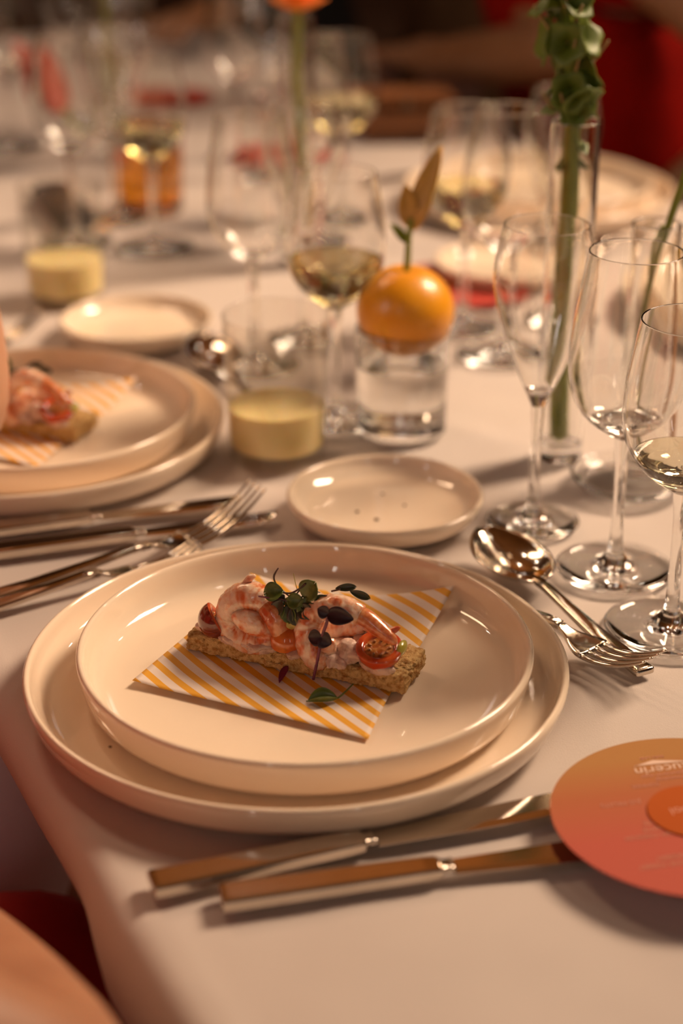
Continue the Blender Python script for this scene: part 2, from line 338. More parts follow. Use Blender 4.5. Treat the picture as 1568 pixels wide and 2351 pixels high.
# ---------------------------------------------------------------- table and cloth
U0, U1, V0, V1 = -0.150, 0.787, -1.15, 2.06
tb = empty('banquet_table', uvp((U0 + U1) / 2, (V0 + V1) / 2, -TZ), 'long banquet table under the white cloth', 'table', rz=UA)
box('tabletop', -(U1 - U0) / 2 + 0.021, (U1 - U0) / 2 - 0.021, -(V1 - V0) / 2 + 0.012, (V1 - V0) / 2 - 0.012, TZ - 0.045, TZ - 0.022, 'table_wood', tb)
for sx in (-1, 1):
    for sy in (-1, 1): box('leg', sx * 0.26 - 0.025, sx * 0.26 + 0.025, sy * 1.28 - 0.025, sy * 1.28 + 0.025, 0, TZ - 0.045, 'table_wood', tb)
def cloth():
    left = [(0.052, -0.108), (0.044, -0.098), (0.030, -0.082), (0.018, -0.064), (0.0085, -0.046), (0.0035, -0.032), (0.0015, -0.021), (0.0025, -0.011), (0.0065, -0.0045), (0.014, -0.0010)]
    nt_ = 84
    prof = [(U0 + a, z, 1) for a, z in left] + [(U0 + 0.024 + (U1 - U0 - 0.048) * i / nt_, 0.0, 0) for i in range(nt_ + 1)]
    prof += [(U1 - a * (1 if z > -0.03 else -0.15) , z, 1) for a, z in reversed(left)]
    nv = 340; vs, fs = [], []; m = len(prof)
    vv = [V0 + (V1 - V0) * j / nv for j in range(nv + 1)]
    rows = [(V0 - 0.015, -0.12), (V0 - 0.014, -0.05), (V0 - 0.006, -0.008)] + [(v, 0.0) for v in vv] + [(V1 + 0.006, -0.008), (V1 + 0.014, -0.05), (V1 + 0.015, -0.12)]
    for v, dz in rows:
        for u, z, side in prof:
            p = O + U * u + V * v; P = Vector((p.x, p.y, 0))
            w = 0.0016 * noise.noise(P * 9) + 0.0009 * noise.noise(P * 26 + Vector((3, 1, 0)))
            near = max(0, min(1, (-0.22 - v) / 0.22))
            w += near * 0.010 * (noise.noise(Vector((u * 9 + 1.5, v * 4, 2))) - 0.45)
            cre = abs((p.x - 0.115) * 0.78 + (p.y - 1.13) * 0.62); w += 0.0012 * math.exp(-(cre / 0.006) ** 2) * (1 if v > 0 else 0)
            zz = min(z + w - 0.0035, -0.0012 + (0.0 if not side else 0)) if not side else z - 0.0018
            uu = u
            if side:
                k = min(1, -z / 0.05)
                s_ = max(0, min(1, (-0.07 - v) / 0.06)); wob = 0.011 * s_ * s_ * (3 - 2 * s_) + 0.004 * math.sin(v * 23 + 0.6) * (z < -0.05) + 0.004 * noise.noise(Vector((v * 9, z * 3, 4)))
                uu = u + k * wob * (-1 if u < 0.3 else 1)
            if dz: zz = min(zz, dz + 0.01 * math.sin(u * 30) * (dz < -0.1))
            q = O + U * uu + V * v; vs.append((q.x, q.y, TZ + zz))
    for j in range(len(rows) - 1):
        for i in range(m - 1): fs.append((j * m + i, j * m + i + 1, (j + 1) * m + i + 1, (j + 1) * m + i))
    return tag(mesh('tablecloth', vs, fs, 'linen'), 'white linen tablecloth draped over the long table', 'tablecloth')
cloth()

# ---------------------------------------------------------------- plates
def plate_mesh(R, h, t=0.0055, lip=0.0016):
    p = [(0, 0.0022), (R * 0.72, 0.0022), (R * 0.735, 0.0), (R * 0.775, 0.0), (R * 0.79, 0.0014), (R - 0.010, 0.0022), (R - 0.0055, 0.0042), (R - 0.0028, 0.008), (R - 0.0010, h * 0.7), (R - 0.0002, h - 0.003),
         (R - 0.0004, h - 0.0012), (R - 0.0012, h - 0.0003), (R - 0.0021, h), (R - 0.0031, h - 0.0004), (R - 0.0039, h - 0.0016), (R - 0.0046, h - 0.004), (R - 0.0060, h * 0.62), (R - 0.0076, t + 0.0045), (R - 0.0102, t + 0.0017), (R - 0.0145, t + 0.0004), (R - 0.024, t), (0, t)]
    return lathe(p, 128)
def make_plate(name, R, h, label, loc, group=None, t=0.0055):
    v, f = plate_mesh(R, h, t); o = mesh(name, v, f, 'porcelain', loc=loc); return tag(o, label, 'plate', group)
def dup(o, loc, label, group=None, rz=None):
    c = copy_tree(o, label=label, group=group); c.location = loc
    if rz is not None: c.rotation_euler = (0, 0, rz)
    return c
GPL = 'stacked dinner and starter plates'
big = make_plate('dinner_plate', 0.14, 0.0205, 'large cream dinner plate in front, beneath the smaller plate with the striped napkin', (-0.0231, 0.7883, TZ))
small = make_plate('starter_plate', 0.1172, 0.0245, 'cream raised-rim plate in front holding the sharp canape on striped paper', (-0.0185, 0.7886, TZ + 0.0056))
side = make_plate('side_plate', 0.0624, 0.0165, 'small empty cream side plate in front of the orange, with a few crumbs', (0.0275, 1.008, TZ), t=0.0045)
NB = Vector((-0.2212, 1.1294))
dup(big, (NB.x, NB.y, TZ), 'large cream dinner plate beneath the blurred second canape at the left edge')
dup(small, (NB.x + 0.003, NB.y, TZ + 0.0056), 'cream raised-rim plate holding the blurred second canape by the bare arm')
dup(side, (-0.1669, 1.3593, TZ), 'small empty side plate beyond the second dinner plate, near the left tumbler')
OPP = [uvp(0.637, 0.794 + 0.394 * k) for k in range(-1, 1)]
ol = ['far-side dinner plate behind the wine glasses, nearest the right edge', 'far-side dinner plate in front of the red dress, behind the bell flowers', 'far-side dinner plate at the bare brown arm', 'far-side dinner plate by the black sleeves, furthest along the table']
for k, p in enumerate(OPP):
    dup(big, p, ol[k], 'plates across the table'); dup(small, p + Vector((0, 0, 0.0056)), 'smaller plate stacked on the ' + ol[k].split(',')[0].replace('far-side dinner plate ', 'far plate '), 'plates across the table')
    q = p + Vector((0.02, -0.05, 0)) - Vector((U.x, U.y, 0)) * 0.16 - Vector((V.x, V.y, 0)) * 0.15
    if k == 1: dup(side, q, ['', 'small side plate across the table behind the wine glass with yellow rim light', 'small side plate across the table by the tall orange flower'][k], 'side plates across the table')
for x, y, r, l in ((-0.111, 0.716, 0.0010, 0), (0.0607, 0.687, 0.0016, 1), (0.010, 1.002, 0.0012, 2), (0.022, 0.990, 0.0015, 3), (0.0265, 1.030, 0.001, 4), (0.040, 1.012, 0.001, 5)):
    z = [0.0056 + 0.0055, 0.0055, 0.0045, 0.0045, 0.0045, 0.0045][l]
    tag(blob('crumb', (x, y, TZ + z + r * 0.5), (r, r * 0.8, r * 0.6), 'crumb', amp=0.3, freq=800, sub=2, seed=l),
        ['tiny dark crumb on the floor of the starter plate', 'brown crumb on the rim of the large front plate', 'pale crumb on the small side plate, leftmost', 'reddish crumb nearest the front of the small side plate', 'pale crumb furthest back on the small side plate', 'pale crumb on the small side plate, rightmost'][l], 'crumb', 'crumbs on the plates')

# ---------------------------------------------------------------- glasses
GSEG = 64
def ref(prof, d=0.0007):
    out = [prof[0]]
    for (ra, za), (rb, zb) in zip(prof, prof[1:]):
        L = math.hypot(rb - ra, zb - za)
        if L > 0.0024:
            k = d / L; out += [(ra + (rb - ra) * k, za + (zb - za) * k), (ra + (rb - ra) * (1 - k), za + (zb - za) * (1 - k))]
        out.append((rb, zb))
    return out
def glass_thing(name, loc, label, cat, parts, group=None, liquid=None, rz=0, mat='clear_glass'):
    t = empty(name, loc, label, cat, group, rz)
    for n, prof in parts: v, f = lathe(prof, GSEG); mesh(n, v, f, mat, t)
    if liquid:
        n, prof, mt = liquid; v, f = lathe(ref(prof, 0.0004), GSEG); mesh(n, v, f, mt, t)
    return t
def inner_level(inner, z, grow=0.00025):
    """liquid profile following the inner wall up to height z, with a tiny overlap into the wall"""
    pts = [(max(r + grow, 0) if r > 0 else 0, zz - grow) for r, zz in inner if zz < z]
    r1, z1 = pts[-1]
    for (ra, za), (rb, zb) in zip(inner, inner[1:]):
        if za <= z <= zb: r1 = ra + (rb - ra) * (z - za) / (zb - za + 1e-9) + grow
    return pts + [(r1, z), (r1 * 0.985, z - 0.0003), (0, z - 0.0004)]
def bez(pts, n):
    return [(p.x, p.y) for p in smooth_path([(a, b, 0, 0) for a, b in pts], n)]
def stemware(foot_r, stem_z, bowl_pts, wall=0.0008, stem_r=0.0036):
    foot = [(0, 0.0012), (foot_r * 0.5, 0.0008), (foot_r - 0.002, 0.0), (foot_r - 0.0004, 0.0005), (foot_r, 0.0013), (foot_r - 0.0006, 0.002), (foot_r * 0.75, 0.0026), (foot_r * 0.45, 0.0038), (foot_r * 0.24, 0.0065), (stem_r * 1.5, 0.0105)]
    stem = [foot[-1], (stem_r * 1.12, 0.016), (stem_r, 0.026), (stem_r * 0.95, stem_z * 0.6), (stem_r, stem_z - 0.014), (stem_r * 1.25, stem_z - 0.006), bowl_pts[0]]
    outer = bez(bowl_pts, 26)
    inner = []
    zb = bowl_pts[0][1] + 0.0085
    for r, z in outer:
        if z > zb + 0.002: inner.append((max(r - wall - 0.0004 * max(0, (zb + 0.03 - z) / 0.03), 0.0005), z))
    inner = [(0, zb), (inner[0][0] * 0.55, zb + 0.0006)] + inner
    rt, zt = outer[-1]
    def tail(q): (ra, za), (rb, zb) = q[-2:]; return q[:-1] + [(ra + (rb - ra) * 0.93, za + (zb - za) * 0.93), q[-1]]
    bowl = tail(outer) + [(rt - wall * 0.12, zt + 0.00022), (rt - wall * 0.5, zt + 0.00032), (rt - wall * 0.88, zt + 0.00022)] + list(reversed(tail(inner)))
    return [('foot', foot), ('stem', stem), ('bowl', bowl)], inner
WB = [(0.0052, 0.083), (0.012, 0.0875), (0.0225, 0.096), (0.031, 0.108), (0.0348, 0.124), (0.0344, 0.142), (0.0318, 0.160), (0.0285, 0.179)]
WA = [(0.0050, 0.084), (0.012, 0.0885), (0.022, 0.096), (0.030, 0.107), (0.0338, 0.123), (0.0337, 0.142), (0.0308, 0.166), (0.0262, 0.194)]
FL = [(0.0042, 0.078), (0.0070, 0.085), (0.0125, 0.097), (0.0195, 0.115), (0.0262, 0.136), (0.0303, 0.156), (0.0292, 0.173), (0.0253, 0.191)]
wb_parts, wb_in = stemware(0.0370, 0.083, WB); wa_parts, wa_in = stemware(0.0352, 0.084, WA); fl_parts, fl_in = stemware(0.0295, 0.078, FL, stem_r=0.0034)
GG = 'stemmed glasses along the table'
wineB = glass_thing('wine_glass', (0.1826, 0.8572, TZ), 'wine glass with a little pale white wine, nearest at the right edge', 'wine glass', wb_parts, liquid=('wine', inner_level(wb_in, 0.1035), 'pale_wine'))
wineA = glass_thing('wine_glass', (0.1621, 0.9318, TZ), 'empty tall wine glass between the champagne flute and the near wine glass', 'wine glass', wa_parts)
flute = glass_thing('champagne_flute', (0.1201, 0.9984, TZ), 'empty champagne flute in front of the bell flower stem', 'glass', fl_parts)
wineF = glass_thing('wine_glass', (-0.0044, 1.1757, TZ), 'wine glass of yellow white wine behind the lemonade tumbler, beside the orange', 'wine glass', wb_parts, liquid=('wine', inner_level(wb_in, 0.118), 'white_wine'))
def put(o, x, y, label): return dup(o, (x, y, TZ), label, GG)
put(wineA, -0.0675, 1.290, 'empty wine glass with bright glints low on its bowl, behind the lemonade tumbler')
put(flute, -0.030, 1.352, 'empty champagne flute behind the glass of yellow wine, by the green vase stem')
put(wineF, -0.1775, 1.620, 'wine glass of yellow wine in front of the amber drink at left')
put(wineA, -0.255, 1.640, 'empty wine glass behind the left lemonade tumbler, left of the amber drink')
put(flute, -0.225, 1.720, 'empty flute standing beside the amber drink, on its far left')
put(wineF, -0.425, 1.925, 'wine glass with yellow wine at the top left corner')
put(wineA, -0.385, 2.045, 'empty wine glass beside the wine glass at the top left corner')
put(wineF, 0.1005, 1.388, 'wine glass with a glint of white wine, left of the pair before the red dress')
put(wineA, 0.126, 1.314, 'empty wine glass, right of the pair before the red dress, left of the bells')
put(flute, 0.178, 1.405, 'empty champagne flute behind the bell flower stem, beside the pair of wine glasses')
put(wineF, 0.002, 1.730, 'wine glass with yellow wine far behind, just right of the orange flower stem')
put(wineA, -0.025, 1.640, 'empty wine glass far behind, next to the green stem of the orange flower')
put(flute, -0.085, 1.900, 'empty champagne flute far behind, left of the tall orange flower')
put(wineA, -0.118, 1.985, 'empty wine glass catching white light in front of the black sleeves')
put(flute, -0.235, 1.965, 'empty champagne flute far back, right of the pale green vase stem')
put(wineA, -0.275, 2.125, 'empty wine glass far back in front of the coral card')
put(flute, -0.335, 2.180, 'empty champagne flute far back beside the pink flower')

def tumbler(R0, R1, H, base=0.007, wall=0.0017):
    o = [(0, 0.001), (R0 - 0.004, 0.0005), (R0 - 0.001, 0.0005), (R0, 0.002), (R0 + (R1 - R0) * 0.5, H * 0.5), (R1, H - 0.001), (R1 - wall * 0.5, H)]
    i = [(0, base), (R0 - wall - 0.004, base), (R0 - wall - 0.001, base + 0.001), (R0 - wall, base + 0.003), (R0 + (R1 - R0) * 0.5 - wall, H * 0.5), (R1 - wall, H - 0.001)]
    return [('glass_body', ref(o + list(reversed(i))))], i
tp, ti = tumbler(0.0330, 0.0362, 0.1005)
lem = glass_thing('tumbler', (-0.0440, 1.1103, TZ), 'tumbler of cloudy yellow lemonade behind the small front side plate', 'glass', tp, liquid=('lemonade', inner_level(ti, 0.036), 'lemonade'), mat='thin_glass')
dup(lem, (-0.239, 1.462, TZ), 'blurred tumbler of cloudy lemonade at the left, in front of a dark case')
tw, tiw = tumbler(0.0318, 0.0322, 0.0770, base=0.010, wall=0.0020)
glass_thing('tumbler', (0.0421, 1.1546, TZ), 'short tumbler of water with an orange resting on its rim', 'glass', tw, liquid=('water', inner_level(tiw, 0.050), 'water'))
ta, tia = tumbler(0.0320, 0.0335, 0.085)
glass_thing('tumbler', (-0.1945, 1.760, TZ), 'tumbler of amber brown drink behind the yellow wine at left', 'glass', ta, liquid=('drink', inner_level(tia, 0.066), 'amber_drink'))
gd, gdi = tumbler(0.0330, 0.0385, 0.009, base=0.003, wall=0.0022)
glass_thing('glass_saucer', (0.1890, 1.0560, TZ), 'low clear glass saucer behind the two near wine glasses', 'saucer', gd)

# ---------------------------------------------------------------- orange, vases and flowers
og = empty('orange', (0.0440, 1.1550, TZ + 0.0880), 'small orange sitting on top of the water tumbler', 'fruit')
def peel(r, z, a): return r, z
pr = []
for i in range(25):
    a = math.pi * i / 24; r = 0.0338 * math.sin(a); z = -0.0338 * math.cos(a) * 0.93
    if i > 21: z -= 0.0012 * (i - 21)
    pr.append((r if 0 < i < 24 else 0, z))
v, f = lathe(pr, 48); mesh('peel', v, f, 'orange_peel', og)
fs_ = empty('flower_sprig', (0.0440, 1.1550, TZ + 0.118), 'small amber flower on a green stem stuck into the orange', 'flower')
tube_obj('stem', [(0, 0, -0.012, 0.0024), (0.001, 0, 0.006, 0.0024), (0.0015, 0, 0.020, 0.0021), (0.003, 0, 0.034, 0.002)], 'stem_green', fs_, 8, 10)
leaf('petal', (0.002, 0, 0.028), (0.36, 0.1, 1), (-0.3, -1, 0.2), 0.058, 0.014, 'petal_amber', fs_, 0.3, 0.05)
leaf('petal', (0.002, 0, 0.028), (-0.12, 0.1, 1), (0.2, -1, 0.2), 0.030, 0.013, 'petal_amber', fs_, 0.3, -0.1)
leaf('petal', (0.003, 0, 0.026), (0.55, -0.2, 1), (-0.5, -1, 0.4), 0.026, 0.008, 'petal_amber', fs_, 0.3, 0.1)
leaf('leaf', (0.001, 0, 0.018), (-0.8, -0.2, 1), (0.5, -1, 0.5), 0.018, 0.007, 'stem_green', fs_, 0.3, 0.1)

def vase(x, y, R, H, label, lvl=None, tilt=0):
    b = 0.010; w = 0.0014
    o = [(0, 0.0008), (R - 0.001, 0.0), (R, 0.001), (R, H - 0.0006), (R - w * 0.5, H)]
    i = [(0, b), (R - w - 0.003, b), (R - w - 0.0006, b + 0.001), (R - w, b + 0.004), (R - w, H - 0.0006)]
    return glass_thing('bud_vase', (x, y, TZ), label, 'vase', [('glass_body', ref(o + list(reversed(i))))], 'clear glass bud vases', None if not lvl else ('water', inner_level(i, lvl), 'water'))
vase(0.1480, 1.104, 0.0158, 0.230, 'tall clear bud vase holding the green bell flower stem')
bf = empty('bell_flower', (0.1480, 1.104, TZ + 0.0155), 'tall green bells of Ireland stem in a glass vase', 'flower', rz=0)
st = [(0.0, 0.0, 0.0, 0.0064), (-0.002, 0.002, 0.06, 0.0068), (-0.0015, 0.004, 0.12, 0.0064), (-0.001, 0.005, 0.17, 0.0058), (-0.003, 0.003, 0.22, 0.0048), (-0.008, 0.0, 0.265, 0.0038), (-0.014, -0.002, 0.31, 0.0034), (-0.018, -0.003, 0.345, 0.0028)]
tube_obj('stem', st, 'stem_green', bf, 10, 44)
def calyx(c, d, r, seed):
    rnd = random.Random(seed); d = Vector(d).normalized(); q = d.to_track_quat('Z', 'Y').to_matrix()
    wob = lambda rr, z, a: (rr * (1 + 0.13 * (rr / r) ** 2 * math.sin(5 * a + seed)), z + 0.12 * rr * math.sin(2 * a + seed) + 0.06 * rr * math.sin(5 * a + seed))
    v, f = lathe([(0.0006, -0.001), (0.0022, 0.002), (r * 0.42, r * 0.45), (r * 0.72, r * 0.70), (r * 0.93, r * 0.80), (r, r * 0.77)], 22, wob)
    o = mesh('calyx', [q @ Vector(p) + Vector(c) for p in v], f, 'bell_green', bf)
    s = o.modifiers.new('thickness', 'SOLIDIFY'); s.thickness = 0.0006
def stem_at(z):
    for a, b in zip(st, st[1:]):
        if a[2] <= z <= b[2]: k = (z - a[2]) / (b[2] - a[2]); return Vector((a[0] + (b[0] - a[0]) * k, a[1] + (b[1] - a[1]) * k, z))
bells = [(0.180, [(15, .9, .0060), (200, .8, .0055)]), (0.192, [(330, .9, .0062), (100, .8, .0055)]), (0.219, [(190, .7, .0115), (350, .5, .011), (270, .2, .010)]),
         (0.232, [(262, .1, .0125), (20, .5, .012), (170, .4, .011), (300, -.5, .014)]), (0.243, [(2, .35, .014), (80, .3, .012)]), (0.262, [(185, .15, .0155), (330, .5, .014), (255, .1, .013), (60, .4, .013)]),
         (0.282, [(178, .55, .0150), (300, .6, .012), (95, .4, .013)]), (0.303, [(200, .5, .0150), (10, .6, .0145), (280, .3, .013)]), (0.325, [(180, .6, .013), (40, .6, .013), (290, .5, .012)])]
sd = 0
for z, ls in bells:
    for az, el, r in ls:
        sd += 1; d = Vector((math.cos(R_(az)), math.sin(R_(az)), el)); calyx(stem_at(z) + d * 0.003, d, r, sd)
for z, az, L in ((0.218, 195, .016), (0.222, 240, .012), (0.246, 352, .020), (0.252, 275, .015), (0.268, 165, .018), (0.285, 262, .024), (0.30, 178, .017), (0.312, 215, .018), (0.24, 280, .016), (0.27, 290, .018)):
    p = stem_at(z); d = Vector((math.cos(R_(az)) * 0.75, math.sin(R_(az)) * 0.6, 0.9)).normalized()
    q = p + Vector((math.cos(R_(az)), math.sin(R_(az)), 0)) * (0.010 if az < 265 or az > 340 else 0.006)
    tube_obj('thorn', [(*q, 0.0011), (*(q + d * L * 0.5), 0.001), (*(q + d * L + Vector((0, 0, L * 0.1))), 0.0008)], 'thorn_pale', bf, 6)

vase(0.1987, 1.076, 0.0158, 0.171, 'clear bud vase behind the right wine glasses, holding thin green stems')
ts = empty('grass_stem', (0.1987, 1.076, TZ + 0.0135), 'thin green stem leaning out of the right bud vase', 'flower')
tube_obj('stem', [(-0.010, 0.0, 0.0, 0.0022), (-0.009, 0.0, 0.06, 0.0022), (-0.001, -0.002, 0.12, 0.0022), (0.007, -0.004, 0.16, 0.0026), (0.018, -0.008, 0.205, 0.0028), (0.032, -0.012, 0.26, 0.0026), (0.040, -0.014, 0.30, 0.002)], 'stem_green', ts, 8, 30)
tube_obj('side_stem', [(-0.0015, -0.002, 0.118, 0.0016), (0.000, 0.004, 0.14, 0.0016), (0.004, 0.002, 0.155, 0.0015)], 'stem_green', ts, 6, 8)
tube_obj('side_stem', [(0.016, -0.008, 0.197, 0.0014), (0.022, -0.006, 0.200, 0.0013), (0.030, -0.004, 0.190, 0.0012)], 'stem_green', ts, 6, 8)
for k in range(5): leaf('petal', (0.040, -0.014, 0.30), (math.cos(k * 1.26), math.sin(k * 1.26), 0.8), (0, 0, 1), 0.022, 0.014, 'petal_orange', ts, 0.2, 0.2)
tw_ = empty('twig', (0.2050, 1.066, TZ), 'thin orange twig with a yellow side shoot by the right bud vase', 'twig')
tube_obj('stalk', [(0.011, -0.004, 0.002, 0.0019), (0.0105, -0.004, 0.06, 0.0018), (0.0105, -0.003, 0.12, 0.0018), (0.011, -0.003, 0.165, 0.0018)], 'twig_orange', tw_, 8, 14)
tube_obj('side_shoot', [(0.0095, -0.005, 0.155, 0.0008), (0.016, -0.004, 0.158, 0.0009), (0.035, -0.003, 0.157, 0.0008)], 'twig_yellow', tw_, 6, 8)
tube_obj('node', [(0.011, -0.003, 0.152, 0.0020), (0.011, -0.003, 0.156, 0.0026), (0.011, -0.003, 0.160, 0.0020)], 'twig_yellow', tw_, 8)

vase(-0.041, 1.573, 0.0170, 0.222, 'tall clear bud vase holding the large orange flower')
def big_flower(x, y, z, s, mat, name, label, lean=(0, 0)):
    t = empty(name, (x, y, TZ + 0.015), label, 'flower')
    tube_obj('stem', [(0.004, 0.0, 0, 0.0042 * s), (0.003, 0.001, z * 0.4, 0.0048 * s), (0.0 + lean[0] * 0.4, 0, z * 0.75, 0.0044 * s), (lean[0], lean[1], z, 0.004 * s)], 'stem_green', t, 8, 20)
    for ring, (n, L, el, W) in enumerate(((9, 0.026, 0.15, 0.017), (8, 0.025, 0.55, 0.016), (7, 0.020, 1.1, 0.014), (5, 0.014, 2.4, 0.011))):
        for k in range(n):
            a = 2 * math.pi * (k + ring * 0.5) / n
            leaf('petal', (lean[0], lean[1], z - 0.002 + ring * 0.003), (math.cos(a), math.sin(a), el), (0, 0, 1), L * s, W * s, mat, t, 0.35, -0.25)
    return t
big_flower(-0.041, 1.573, 0.214, 1.05, 'petal_orange', 'orange_flower', 'round orange flower on a green stem in the tall vase at top centre', (0.003, -0.004))
vase(-0.2700, 2.020, 0.0170, 0.215, 'far clear bud vase at left with a pale green stem')
big_flower(-0.2700, 2.020, 0.250, 1.0, 'petal_amber', 'amber_flower', 'far amber flower on a pale green stem at left', (0.006, 0))
pf = empty('pink_flower', (-0.330, 2.085, TZ), 'pink petalled flower lying among the glasses at top left', 'flower')
for k, (d, L) in enumerate((((-0.7, 0.2, 1), .10), ((-0.4, 0.1, 1), .085), ((-1.0, 0.3, 0.8), .06))): leaf('petal', (0.0, 0, 0.03), d, (0.4, -1, 0.4), L, 0.036, 'petal_pink', pf, 0.3, -0.1)
tube_obj('stem', [(0.03, 0.0, 0.003, 0.003), (0.015, 0, 0.01, 0.003), (0, 0, 0.032, 0.003)], 'stem_green', pf, 6, 8)
lv = empty('leafy_sprig', (-0.455, 2.060, TZ), 'dark green leafy sprig standing in the top left corner', 'plant')
tube_obj('stem', [(0, 0, 0, 0.003), (0.005, 0, 0.10, 0.003), (0, 0, 0.24, 0.002)], 'stem_green', lv, 6, 10)
for k in range(12): leaf('leaf', (0.003, 0, 0.06 + k * 0.015), (math.cos(k * 2.4), math.sin(k * 2.4), 0.7), (0, 0, 1), 0.045, 0.022, 'bell_green', lv, 0.2, 0.15)

# ---------------------------------------------------------------- cutlery (x runs from handle end to tip)
def sweep(sec, closed_ends=True):
    """sec: list of (x, half width, z centre, half thickness); rounded rectangle section"""
    vs, fs = [], []; K = 12
    prof = []
    for k in range(K):
        a = 2 * math.pi * (k + 0.5) / K; c, s = math.cos(a), math.sin(a); e = 0.28
        prof.append((math.copysign(abs(c) ** e, c), math.copysign(abs(s) ** e, s)))
    for x, hw, zc, ht in sec:
        for a, b in prof: vs.append((x, a * hw, zc + b * ht))
    for i in range(len(sec) - 1):
        for k in range(K):
            k2 = (k + 1) % K; fs.append((i * K + k, i * K + k2, (i + 1) * K + k2, (i + 1) * K + k))
    fs.append(tuple(reversed(range(K)))); fs.append(tuple((len(sec) - 1) * K + k for k in range(K)))
    return vs, [tuple(reversed(f)) for f in fs]
def make_knife(loc, ang, label, L=0.215, group='table knives'):
    t = empty('knife', loc, label, 'knife', group, ang)
    v, f = sweep([(0, 0.0066, 0.0036, 0.0024), (0.0006, 0.0074, 0.0036, 0.0031), (0.003, 0.0077, 0.0036, 0.0033), (0.05, 0.0071, 0.0036, 0.0032), (0.090, 0.0063, 0.0036, 0.0030), (0.0965, 0.0059, 0.0036, 0.0027)]); mesh('handle', v, f, 'steel', t, smooth=False)
    v, f = sweep([(0.0965, 0.0059, 0.0036, 0.0027), (0.0985, 0.0036, 0.0036, 0.0020), (0.1015, 0.0036, 0.0036, 0.0019), (0.1035, 0.0044, 0.0036, 0.0018)]); mesh('bolster', v, f, 'steel', t)
    n = 26; vs, fs = [], []
    for i in range(n + 1):
        u = i / n; x = 0.1033 + (L - 0.1033) * u
        top = 0.0050 + 0.0018 * math.sin(u * math.pi * 0.6); bot = -0.0052 - 0.0040 * math.sin(min(1, u * 1.35) * math.pi * 0.5)
        if u > 0.80: k = (u - 0.80) / 0.20; bot = bot + (top - 0.0012 - bot) * k ** 2.2
        for yy, th in ((top, 0.0007), (0.3 * top + 0.7 * bot, 0.0006), (bot, 0.00015)):
            vs.append((x, yy, 0.0026 + th)); vs.append((x, yy, 0.0026 - th))
    for i in range(n):
        a, b = i * 6, (i + 1) * 6
        fs += [(a, b, b + 2, a + 2), (a + 2, b + 2, b + 4, a + 4), (a + 1, a + 3, b + 3, b + 1), (a + 3, a + 5, b + 5, b + 3), (a, a + 1, b + 1, b), (a + 4, b + 4, b + 5, a + 5)]
    fs += [(0, 2, 3, 1), (2, 4, 5, 3), (n * 6, n * 6 + 1, n * 6 + 3, n * 6 + 2), (n * 6 + 2, n * 6 + 3, n * 6 + 5, n * 6 + 4)]
    mesh('blade', vs, fs, 'steel', t, smooth=False)
    return t
def handle_sec(L, bow=0.0):
    return [(0, 0.0050, 0.0024, 0.0014), (0.0008, 0.0058, 0.0024, 0.0020), (0.003, 0.0061, 0.0024, 0.0021), (L * 0.4, 0.0050, 0.0032, 0.0020), (L * 0.7, 0.0036, 0.0060, 0.0019), (L * 0.9, 0.0029, 0.0085, 0.0020), (L, 0.0028, 0.0082, 0.0019)]
def make_fork(loc, ang, label, L=0.195, tip=0.020, group='table forks', w=0.0118):
    t = empty('fork', loc, label, 'fork', group, ang)
    Lh = L * 0.62; v, f = sweep(handle_sec(Lh)); mesh('handle', v, f, 'steel', t)
    x0 = Lh; x1 = L * 0.755; n = 14; m = 8; vs, fs = [], []
    def zc(x):
        u = (x - x0) / (L - x0); return 0.0082 * (1 - u) ** 2 + tip * u ** 2.0 - 0.010 * u * (1 - u) * 1.5
    for i in range(n + 1):
        u = i / n; x = x0 + (x1 - x0) * u; hw = 0.0028 + (w - 0.0028) * (u * u * (3 - 2 * u))
        for j in range(m + 1): yy = hw * (j / m * 2 - 1); vs.append((x, yy, zc(x) + 0.9 * yy * yy / 0.0118 * 0.10))
    for i in range(n):
        for j in range(m): fs.append((i * (m + 1) + j, (i + 1) * (m + 1) + j, (i + 1) * (m + 1) + j + 1, i * (m + 1) + j + 1))
    o = mesh('head', vs, fs, 'steel', t); s = o.modifiers.new('thickness', 'SOLIDIFY'); s.thickness = 0.0020; s.offset = 0
    for k in range(4):
        yc = (k - 1.5) * 0.0062 * w / 0.0118; pts = []
        for i in range(15): u = i / 14; x = x1 - 0.001 + (L - x1) * u; pts.append((x, yc * (1 - 0.06 * u), zc(x), 0.0021 * (1 - 0.55 * u ** 2)))
        v, f, u_ = tube(pts, 8, flat=0.62, up=Vector((0, 1, 0))); mesh('tine', v, f, 'steel', t)
    return t
def make_spoon(loc, ang, label, L=0.180, group='dessert spoons'):
    t = empty('spoon', loc, label, 'spoon', group, ang)
    Lb = 0.066; Lh = L - Lb + 0.004; v, f = sweep(handle_sec(Lh)); mesh('handle', v, f, 'steel', t)
    vs, fs = [], []; n, m = 20, 14; x0 = L - Lb
    for i in range(n + 1):
        u = i / n; x = x0 + Lb * u; hw = max(0.0018, 0.0225 * math.sin(math.pi * (0.03 + 0.955 * u ** 0.92)) ** 0.62)
        rimz = 0.0105 + 0.006 * u
        dep = 0.0100 * math.sin(math.pi * min(1, u * 0.93 + 0.05)) ** 0.8
        for j in range(m + 1): y = j / m * 2 - 1; vs.append((x, hw * y, rimz - dep * (1 - y * y)))
    for i in range(n):
        for j in range(m): fs.append((i * (m + 1) + j, (i + 1) * (m + 1) + j, (i + 1) * (m + 1) + j + 1, i * (m + 1) + j + 1))
    o = mesh('bowl', vs, fs, 'steel', t); s = o.modifiers.new('thickness', 'SOLIDIFY'); s.thickness = 0.0014; s.offset = 0
    return t
def P3(x, y, z=0.0): return (x, y, TZ + z)
def from_tip(tip, ang, L, z=0.0): return (tip[0] - math.cos(ang) * L, tip[1] - math.sin(ang) * L, TZ + z)
